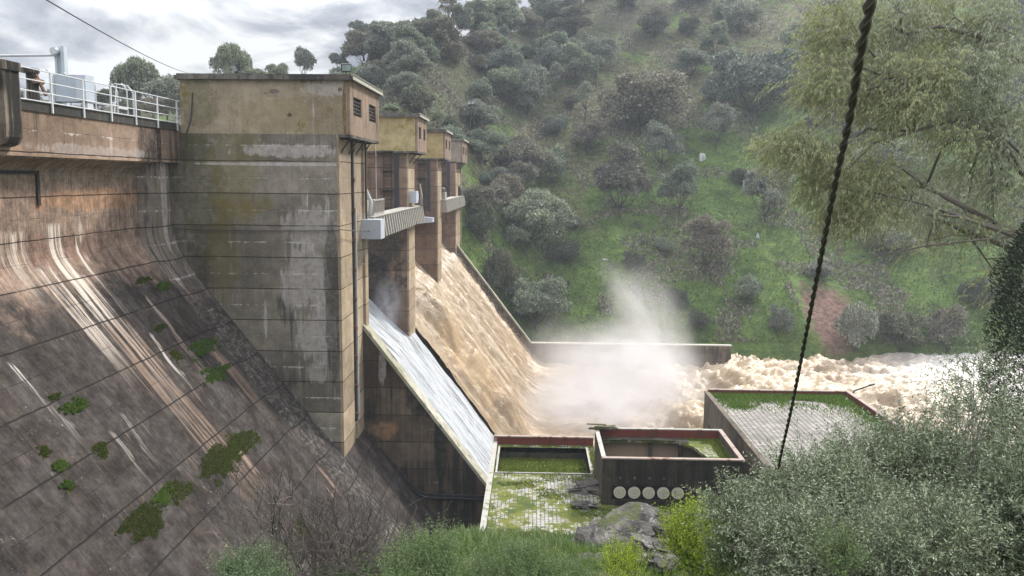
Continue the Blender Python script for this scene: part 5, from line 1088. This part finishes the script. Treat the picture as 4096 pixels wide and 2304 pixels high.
# ------------------------------------------------------------------ near plants
M['twig'] = plain('twig_bark', (0.10, 0.085, 0.075), .9, var=.4, sc=8)
M['darkbark'] = plain('grey_bark', (0.16, 0.14, 0.12), .9, var=.4, sc=6)
M['olive'] = leafmat('olive_leaf', [(0.06, 0.082, 0.048), (0.19, 0.235, 0.155), (0.46, 0.53, 0.39)], trans=.25)
M['euc'] = leafmat('eucalyptus_leaf', [(0.20, 0.235, 0.13), (0.38, 0.41, 0.23), (0.60, 0.60, 0.36)], trans=.4)
M['euc2'] = leafmat('eucalyptus_leaf_grey', [(0.20, 0.24, 0.17), (0.37, 0.41, 0.30), (0.56, 0.60, 0.46)], trans=.35)
M['cyp'] = leafmat('cypress_leaf', [(0.012, 0.02, 0.014), (0.025, 0.038, 0.026), (0.06, 0.08, 0.055)], trans=.1)
M['herb'] = leafmat('herb_leaf', [(0.07, 0.13, 0.05), (0.14, 0.22, 0.09), (0.26, 0.34, 0.17)], trans=.35)
M['spurge'] = leafmat('spurge_leaf', [(0.14, 0.24, 0.02), (0.30, 0.42, 0.035), (0.52, 0.62, 0.08)], trans=.45)
M['blueherb'] = leafmat('soft_green_leaf', [(0.045, 0.085, 0.045), (0.11, 0.17, 0.09), (0.22, 0.30, 0.17)], trans=.35)
M['dry'] = leafmat('dry_blade', [(0.16, 0.14, 0.07), (0.28, 0.26, 0.13), (0.42, 0.38, 0.22)], trans=.3)
def unit(a): return a/(np.linalg.norm(a, axis=1, keepdims=True)+1e-9)
def shoots(base, dirs, length, nleaf, ll, lw, stem, bend=.25, grav=0.0, droop=0.0, r=rng, opp=True, spread=.9):
    """leafy shoots: returns leaf quads and stem ribbons"""
    n = len(base); d = unit(dirs); bv = rdir(n, r)*bend+np.array([0, 0, grav]); L = np.broadcast_to(length, (n,))
    def pos(s): return base+d*L[:, None]*s+bv*L[:, None]*s*s
    LV = []; ns = 5; rib = []
    side = unit(np.cross(d, rdir(n, r)))
    ts = np.linspace(0, 1, ns)
    pv = np.stack([pos(s) for s in ts], 1)
    w = stem*(1-.7*ts)[None, :, None]
    A_ = pv+side[:, None]*w; B_ = pv-side[:, None]*w
    V = np.concatenate([A_, B_], 1).reshape(-1, 3); k = np.arange(n)[:, None]*(2*ns)
    Q = np.concatenate([np.stack([k[:, 0]+i, k[:, 0]+i+1, k[:, 0]+ns+i+1, k[:, 0]+ns+i], 1) for i in range(ns-1)])
    ang = r.uniform(0, 6.28, n); side2 = np.cross(d, side); out = []
    for j in range(nleaf):
        s = .12+.88*(j+r.random(n)*.5)/nleaf
        p = base+d*L[:, None]*s[:, None]+bv*L[:, None]*(s*s)[:, None]
        a = ang+j*(math.pi/2+.15)
        for sg in ((0, math.pi) if opp else (0,)):
            o = side*np.cos(a+sg)[:, None]+side2*np.sin(a+sg)[:, None]
            D = d*(1-spread*.45)+o*spread+r.normal(0, .15, (n, 3))+np.array([0, 0, -droop])
            N = unit(np.cross(D, rdir(n, r)))
            out.append(leafcloud(p, D, N, ll*r.uniform(.7, 1.25, n)*(1-.35*s), lw*r.uniform(.8, 1.2, n)))
    return join(out), (V, Q)
def bushy(name, label, cat, root, ells, nshoot, length, nleaf, ll, lw, lm, stem=.004, seed=1, grav=.0, droop=0.0, up_=.5, limbs=9, lr=.03, opp=True, spread=.9, bend=.25, woodm='twig', shell=.35, group=None, fork=.35):
    """a shrub: woody stems from its root into ellipsoids of leafy shoots"""
    r = np.random.default_rng(seed); rd = random.Random(seed); root = Vector(root)
    t = thing(name, label, cat, root, group); wsum = sum(e[2] for e in ells); B_ = []; D_ = []; mb = MB()
    for (c, rad, w) in ells:
        n = int(nshoot*w/wsum); c = np.array(c); rad = np.array(rad); pl_ = []; dl_ = []; nsub = 11
        for si in range(nsub):
            ns_ = max(4, n//nsub); sc_ = r.uniform(.28, .55); dc = rdir(1, r)[0]; cc = c+dc*rad*r.uniform(.35, .92)*np.array([1, 1, .9]); d = rdir(ns_, r); k = r.random(ns_)**shell
            q = 1+.4*fbm(d[:, 0]*1.8+cc[0]*3, d[:, 1]*1.8, d[:, 2]*1.8+si, 3, seed); pp_ = cc+d*rad*sc_*(k*q)[:, None]
            pl_.append(pp_); dl_.append(unit((pp_-cc)/rad)*.7+unit((pp_-c)/rad)*.4+np.array([0, 0, up_])+rdir(ns_, r)*.5)
        p = np.concatenate(pl_); n = len(p); B_.append(p); D_.append(np.concatenate(dl_))
        f0 = root.lerp(Vector(c), fork)+Vector((rd.uniform(-.1, .1), rd.uniform(-.1, .1), 0))
        mb.tube([root-Vector((0, 0, .3)), root, f0], [lr*1.3, lr, lr*.8], 6)
        for i in range(limbs):
            j = rd.randrange(n); e = Vector(p[j]); m1 = f0.lerp(e, .5)+Vector((rd.uniform(-1, 1), rd.uniform(-1, 1), rd.uniform(-.5, .5)))*.12*(e-f0).length
            mb.tube([f0, m1, e], [lr*.6, lr*.35, lr*.12], 5)
            for q2 in range(3):
                jj = rd.randrange(n); e2 = Vector(p[jj])
                if (e2-m1).length < .8*max(rad): mb.tube([m1, m1.lerp(e2, .5)+Vector((0, 0, .03)), e2], [lr*.3, lr*.2, lr*.07], 4)
    B_ = np.concatenate(B_); D_ = np.concatenate(D_); n = len(B_)
    (LV, LQ), (SV, SQ) = shoots(B_, D_, length*r.uniform(.5, 1.3, n), nleaf, ll, lw, stem, bend, grav, droop, r, opp, spread)
    o = link('foliage', fast_mesh('foliage', LV-np.array(root), LQ, M[lm]), t)
    o = link('twigs', fast_mesh('twigs', SV-np.array(root), SQ, M[woodm]), t)
    AB(mb, 'stem', M[woodm], t, True); return t
def E(x, y, Y, rx, ry, rz, w=1.0): p = P2(x, y, Y=Y); k = Y/F*1.5901; return (tuple(p), (rx*k, ry, rz*k), w)
def gp(x, Y, dz=0): X = (x*1.5901-VPX)/F*Y; return (X, Y, float(near_z(X, Y))+dz)
bushy('olive_bush', 'big grey-green olive bush filling the lower right corner', 'shrub', gp(2400, 9.2), [E(2430, 1300, 9.2, 180, 1.1, 175, 3.6), E(2310, 1125, 9.8, 110, .6, 50, .35), E(2460, 1060, 9.8, 100, .6, 40, .22), E(2520, 1300, 8.4, 130, .9, 200, 2.2)], 4200, .46, 10, .075, .0145, 'olive', seed=4, lr=.035, limbs=30, stem=.0038)
bushy('olive_bush', 'silvery olive bush in front of the vented block, left of the biggest one', 'shrub', gp(2080, 8.7), [E(2120, 1300, 8.8, 165, .9, 125, 2.6), E(1930, 1290, 9.0, 130, .7, 75, 1.2), E(2180, 1180, 9.4, 90, .7, 50, .6)], 3000, .42, 10, .07, .0135, 'olive', seed=5, lr=.03, limbs=28, stem=.0036)
bushy('olive_bush', 'lower olive bush between the rock and the bottom right corner', 'shrub', gp(2050, 7.4), [E(2110, 1400, 7.4, 190, .8, 110, 2), E(2330, 1400, 7.2, 190, .8, 120, 2)], 2200, .36, 10, .058, .0115, 'olive', seed=6, lr=.025, limbs=24, stem=.0034)
# fringe sprays that stand above the olive mass
bushy('olive_bush', 'thin olive shoots rising in front of the cypress', 'shrub', gp(2480, 8.6), [E(2490, 950, 8.6, 90, .4, 40, 1)], 90, .5, 11, .055, .0105, 'olive', seed=8, lr=.02, limbs=5, stem=.003)
bushy('spurge', 'bright yellow-green spurge right of the layered rock', 'plant', gp(1770, 11.6), [E(1800, 1420, 11.6, 110, .9, 50, 1), E(1770, 1385, 11.8, 80, .6, 45, .6)], 2700, .5, 9, .055, .018, 'spurge', seed=11, up_=1.8, lr=.015, limbs=8, shell=.7, stem=.004, spread=.8)
bushy('spurge', 'small yellow-green spurge at the bottom below the rock', 'plant', gp(1575, 11), [E(1575, 1442, 11, 42, .6, 18, 1)], 200, .35, 9, .045, .013, 'spurge', seed=12, up_=1.8, lr=.012, limbs=5, shell=.7, stem=.004)
bushy('spurge', 'mid-green stems half hidden at the bottom of the olive bushes', 'plant', gp(2110, 6.6), [E(2108, 1420, 6.7, 40, .3, 45, 1)], 170, .3, 9, .035, .010, 'herb', seed=13, up_=1.8, lr=.012, limbs=5, shell=.7, stem=.003)
bushy('wild_shrub', 'soft blue-green shrub under the bare shrub at the bottom left', 'shrub', gp(600, 10.2), [E(620, 1490, 10.2, 120, .8, 48, 1)], 1300, .34, 9, .055, .012, 'blueherb', seed=14, up_=1.2, lr=.015, limbs=8, shell=.6, stem=.002)
bushy('wild_shrub', 'grey-green shrub with upright stems at the bottom, left of the mossy roof', 'shrub', gp(1080, 11.5), [E(1085, 1455, 11.5, 60, .8, 48, 1), E(1000, 1470, 11, 60, .7, 35, .6)], 1200, .46, 10, .055, .013, 'herb', seed=15, up_=1.6, lr=.015, limbs=8, shell=.6, stem=.003)
bushy('wild_shrub', 'feathery green shrub in front of the near edge of the mossy roof', 'shrub', gp(1290, 12.5), [E(1290, 1482, 12.5, 130, .9, 42, 1)], 1500, .45, 10, .06, .013, 'herb', seed=16, up_=1.5, lr=.015, limbs=8, shell=.6, stem=.0025)
bushy('wild_shrub', 'low green shrub at the bottom under the layered rock', 'shrub', gp(1450, 13.5), [E(1455, 1468, 13.5, 80, .8, 30, 1)], 700, .36, 9, .055, .014, 'herb', seed=17, up_=1.3, lr=.012, limbs=6, shell=.6, stem=.0025)
bushy('wild_shrub', 'green leafy shrub at the bottom between spurge and olive bushes', 'shrub', gp(1900, 9.0), [E(1900, 1425, 9.2, 95, .7, 60, 1)], 1100, .33, 10, .04, .011, 'herb', seed=18, up_=1.3, lr=.012, limbs=6, shell=.6, stem=.003)
bushy('wild_shrub', 'grey shrub on the bank right of the bare shrub', 'shrub', gp(870, 13), [E(880, 1485, 13, 90, .8, 30, 1)], 600, .36, 9, .055, .012, 'blueherb', seed=19, up_=1.3, lr=.012, limbs=6, shell=.6, stem=.0025)
# near grass as one mass
def blades(n, x0, x1, y0, y1, h, m, name, th=-9, wd=.03):
    Y = rng.uniform(y0, y1, n); X = rng.uniform(x0, x1, n)*Y; k = fbm(X*.7, Y*.7, 0, 4, 123) > th; X, Y = X[k], Y[k]; n = len(X); Z = near_z(X, Y)
    L = h*rng.uniform(.4, 1.3, n); D = np.stack([rng.normal(0, .45, n), rng.normal(0, .45, n), np.ones(n)], 1); C = np.stack([X, Y, Z-.02], 1)
    V1, Q1 = leafcloud(C, D, rdir(n), L, L*wd+.006); tag(link(name, fast_mesh(name, V1, Q1, M[m])), kind='stuff')
blades(60000, -.42, .62, 7, 33, .42, 'grassy', 'grass'); blades(16000, -.42, .62, 6, 33, .6, 'dry', 'dry_grass', -.1, .02)
blades(22000, -.2, .2, 16, 30, .45, 'herb', 'herbs', .0, .12)
# bare shrub
def bare(name, label, root, H, spread_, seed, n0=7):
    rd = random.Random(seed); mb = MB(); root = Vector(root)
    def grow(p, d, L, r_, dep):
        pts = [p]; q = p.copy(); dd = d.copy(); ns = 5
        for i in range(ns):
            dd = (dd+Vector((rd.gauss(0, .14), rd.gauss(0, .14), rd.gauss(.02, .10)))).normalized(); q = q+dd*L/ns; pts.append(q.copy())
        mb.tube(pts, [max(.0055, r_*(1-.6*i/ns)) for i in range(ns+1)], 5 if dep < 2 else 3, cap=False)
        if dep >= 5: return
        for k in range(rd.choice((3, 4)) if dep < 4 else 3):
            i = rd.randint(2, ns); nd = (dd+Vector((rd.gauss(0, .55), rd.gauss(0, .45), rd.gauss(.12, .35)))).normalized(); grow(pts[i], nd, L*rd.uniform(.5, .8), max(.0075, r_*.55*(1-.04*i)), dep+1)
    for i in range(n0):
        a = rd.uniform(0, 6.28); s_ = rd.uniform(.15, 1)*spread_; grow(root+Vector((rd.uniform(-.25, .25), rd.uniform(-.2, .2), -.1)), Vector((math.cos(a)*s_, math.sin(a)*s_*.6, 1)).normalized(), H*rd.uniform(.34, .5), .04, 1)
    o = mb.build(name, M['twig'], loc=root, fix=False)
    co = np.array(mb.v)-np.array(root); o.data.vertices.foreach_set('co', co.astype(np.float32).ravel()); tag(o, label, 'shrub'); return o
bare('bare_shrub', 'leafless grey shrub in front of the dam foot', gp(770, 13.5), 3.9, .75, 3, 10)
bare('bare_shrub', 'low leafless twigs at the right of the bare shrub', gp(960, 14), 2.4, .8, 5, 4)
bare('bare_shrub', 'low leafless twigs at the left of the bare shrub', gp(590, 12.5), 2.4, .9, 9, 4)
# eucalyptus
def eucalyptus():
    Y0 = 29.0; r = np.random.default_rng(77); rd = random.Random(77)
    root = Vector((19.3, Y0, near_z(19.3, Y0)-.3)); t = thing('eucalyptus', 'tall eucalyptus with drooping olive-yellow foliage at the upper right', 'tree', root)
    mb = MB(); T = lambda z: Vector((19.3+.25*math.sin(z*.3), Y0, z))
    mb.tube([root, T(-8), T(-4), T(0), T(4), T(9), T(13)], [.42, .36, .33, .3, .25, .18, .08], 10); AB(mb, 'trunk', M['darkbark'], t, True)
    cl = [ # cluster centre x, y, depth, half sizes, weight, material, branch start z
     (2110, 90, 28, 85, 105, 1.0, 'euc', 5), (2230, 60, 29, 110, 100, 1.2, 'euc2', 6), (2370, 60, 30, 120, 100, 1.2, 'euc', 7), (2520, 60, 29, 110, 100, 1.0, 'euc2', 7),
     (2075, 215, 27, 62, 62, .6, 'euc', 3), (2180, 240, 28, 70, 55, .6, 'euc', 3), (2320, 200, 27.5, 110, 65, 1.0, 'euc', 4), (2470, 190, 28, 110, 75, 1.0, 'euc2', 5), (2270, 275, 27, 70, 35, .5, 'euc', 2),
     (1990, 372, 26.5, 82, 52, .75, 'euc', 0), (2080, 395, 27, 60, 40, .4, 'euc', 0), (2080, 470, 27, 66, 50, .55, 'euc', -1), (2190, 455, 27.5, 85, 62, .8, 'euc', -1), (2180, 545, 27, 85, 45, .6, 'euc', -2), (2290, 500, 28, 70, 60, .5, 'euc2', -1),
     (2430, 300, 28.5, 110, 50, .7, 'euc2', 2), (2540, 330, 28, 80, 80, .7, 'euc2', 2), (2440, 430, 29, 90, 50, .3, 'euc2', 0), (2380, 560, 28, 90, 35, .22, 'euc', -2), (2540, 470, 28, 60, 60, .4, 'euc2', 0), (2400, 350, 27, 50, 30, .15, 'euc', 1),
     (2110, 560, 27, 40, 30, .15, 'euc', -2), (2230, 360, 27, 80, 30, .06, 'euc', 0), (2500, 560, 28.5, 60, 50, .25, 'euc2', -2), (2350, 330, 30, 230, 150, .9, 'euc2', 1), (2430, 520, 30, 170, 120, .55, 'euc2', -1), (2520, 700, 29, 70, 60, .12, 'euc', -3), (2200, 130, 30, 200, 150, .6, 'euc', 5), (2330, 620, 28, 130, 25, .05, 'euc', -2)]
    nodes = [(2480, 330, 28.5), (2440, 200, 28.5), (2460, 90, 29), (2330, 470, 28), (2380, 560, 28.2), (2300, 330, 28), (2250, 200, 28), (2270, 90, 29)]; N_ = [P2(a, b, Y=c_) for a, b, c_ in nodes]
    nmb = []
    for (a, b, c_), zt_ in zip(nodes, (-2.5, -.5, 2, -3.5, -3.8, None, None, None)):
        e_ = P2(a, b, Y=c_); s_0 = T(zt_) if zt_ is not None else {5: N_[0], 6: N_[1], 7: N_[2]}[len(nmb)]
        nmb.append([s_0, s_0.lerp(e_, .5)+Vector((0, .2, .35)), e_])
    limb = MB()
    for i_, q_ in enumerate(nmb): limb.tube(q_, [.15, .11, .075] if i_ < 5 else [.08, .065, .05], 7)
    parts = {'euc': [], 'euc2': []}; tw = []
    for (x, y, Yq, rx, ry, w_, mt, zs) in cl:
        c = P2(x, y, Y=Yq); k = Yq/F*1.5901; rad = np.array([rx*k, .95, ry*k]); s0 = min(N_, key=lambda q: (q-Vector(c)).length+1.5*max(0, Vector(c).x-q.x))
        mid = s0.lerp(c, .5)+Vector((0, rd.uniform(-.5, .5), .5)); end = Vector(c)+Vector((0, 0, -.15*rad[2])); limb.tube([s0, mid, end], [.055, .04, .02], 6)
        for i in range(5):
            e = Vector(c)+Vector((rd.uniform(-1, 1)*rad[0]*.85, rd.uniform(-1, 1), rd.uniform(-.6, .9)*rad[2])); f_ = rd.choice((mid, mid.lerp(end, .5), end)); limb.tube([f_, f_.lerp(e, .55)+Vector((0, 0, .12)), e], [.016, .011, .006], 4)
        n = int(520*w_); d = rdir(n, r); kk = r.random(n)**.5; q = 1.05+.5*fbm(d[:, 0]*2+x, d[:, 1]*2, d[:, 2]*2, 3, 5)
        p = np.array(c)+d*rad*(kk*q)[:, None]
        D = d*.5+np.array([-.35, 0, .25])+rdir(n, r)*.5
        (a, b), s_ = shoots(p, D, r.uniform(.3, .75, n), 19, .165, .025, .004, .2, -.6, 1.6, r, False, .55); parts[mt].append((a, b)); tw.append(s_)
    # low dark bare boughs
    for pts, rr_ in (([(2600, 588), (2480, 602), (2330, 618), (2190, 648), (2110, 690)], .05), ([(2600, 595), (2460, 560), (2330, 515), (2180, 480)], .08), ([(2600, 610), (2500, 575), (2410, 545), (2330, 540)], .09), ([(2480, 602), (2400, 590), (2260, 625)], .03), ([(2600, 420), (2510, 330), (2440, 300)], .06), ([(2600, 480), (2540, 380), (2500, 330)], .07)):
        P_ = [P2(a, b, Y=28-.3*i) for i, (a, b) in enumerate(pts)]; limb.tube(P_, [rr_*(1-.75*i/(len(P_)-1)) for i in range(len(P_))], 6)
    AB(limb, 'branches', M['darkbark'], t, True)
    for mt in parts:
        V, Q = join(parts[mt]); o = link('foliage', fast_mesh('foliage', V-np.array(root), Q, M[mt]), t)
    V, Q = join(tw); link('twigs', fast_mesh('twigs', V-np.array(root), Q, M['twig']), t)
eucalyptus()
# dark cypress at the right edge
t = thing('cypress', 'very dark dense cypress at the right edge of the picture', 'tree', (13.55, 21.5, float(near_z(13.55, 21.5))-.2)); rz_ = t.location.z
mb = MB(); mb.tube([(13.55, 21.5, rz_-.3), (13.55, 21.5, -1.6)], [.22, .04], 8); AB(mb, 'trunk', M['darkbark'], t)
n = 52000; zc_ = rng.uniform(rz_+.6, -.3, n); hgt = (zc_-rz_)/(-.3-rz_); ang = rng.uniform(0, 6.28, n)
prf = np.interp(hgt, [0, .15, .45, .7, .88, 1], [.8, 1.2, 1.45, 1.4, 1.1, .25])*(1+.28*fbm(np.cos(ang)*1.6, zc_*1.3, np.sin(ang)*1.6, 4, 15))*rng.random(n)**.25
C = np.stack([13.55+np.cos(ang)*prf, 21.5+np.sin(ang)*prf, zc_], 1); D = np.stack([np.cos(ang), np.sin(ang), rng.normal(.7, .5, n)], 1)+rdir(n)*.4
V, Q = leafcloud(C-np.array(t.location), D, rdir(n), rng.uniform(.06, .17, n), .03); link('foliage', fast_mesh('foliage', V, Q, M['cyp']), t)
# the twisted black cable
pp = [((2203, -60), 1.93), ((2190, 0), 2.1), ((2166, 120), 2.45), ((2136, 300), 3.0), ((2103, 450), 3.6), ((2066, 640), 4.5), ((2035, 800), 5.45), ((2010, 930), 6.4), ((1988, 1040), 7.3), ((1965, 1140), 8.2), ((1958, 1180), 8.6)]
kp = [P2(a, b, Y=c) for (a, b), c in pp]; cpts = []
for i in range(len(kp)-1):
    p0_, p1_, p2_, p3_ = kp[max(i-1, 0)], kp[i], kp[i+1], kp[min(i+2, len(kp)-1)]
    m_ = max(4, int((p2_-p1_).length/.03))
    for j in range(m_):
        s = j/m_; cpts.append(.5*((2*p1_)+(p2_-p0_)*s+(2*p0_-5*p1_+4*p2_-p3_)*s*s+(3*p1_-p0_-3*p2_+p3_)*s**3))
cb = thing('twisted_cable', 'black twisted cable running down from the top to the olive bushes', 'cable', tuple(cpts[-1])); M['rubber'] = plain('black_insulation', (.012, .013, .014), .45, var=.2, spec=.5)
for ph in (0, math.pi):
    L = 0; P_ = []
    for i, c in enumerate(cpts):
        if i: L += (c-cpts[i-1]).length
        tt = (cpts[min(i+1, len(cpts)-1)]-cpts[max(i-1, 0)]).normalized(); a = tt.cross(Vector((1, 0, 0))).normalized(); b = tt.cross(a); q = L/.30*2*math.pi+ph
        P_.append(c+(a*math.cos(q)+b*math.sin(q))*.0078)
    mb = MB(); mb.tube(P_, .0088, 8); AB(mb, 'strand', M['rubber'], cb, True)
# ------------------------------------------------------------------ haze
HZ = MB(); HZ.box(-460, 620, -70, 720, -33, 175); hz = HZ.build('haze', bpy.data.materials.new('haze_air'))
hm = hz.data.materials[0]; hm.use_nodes = True; hn = hm.node_tree; hn.nodes.clear(); ho = hn.nodes.new('ShaderNodeOutputMaterial'); hv = hn.nodes.new('ShaderNodeVolumePrincipled')
hv.inputs['Color'].default_value = (0.78, 0.87, 1.0, 1); hv.inputs['Density'].default_value = 0.0004; hv.inputs['Anisotropy'].default_value = 0.1
hn.links.new(hv.outputs[0], ho.inputs['Volume']); tag(hz, kind='stuff')
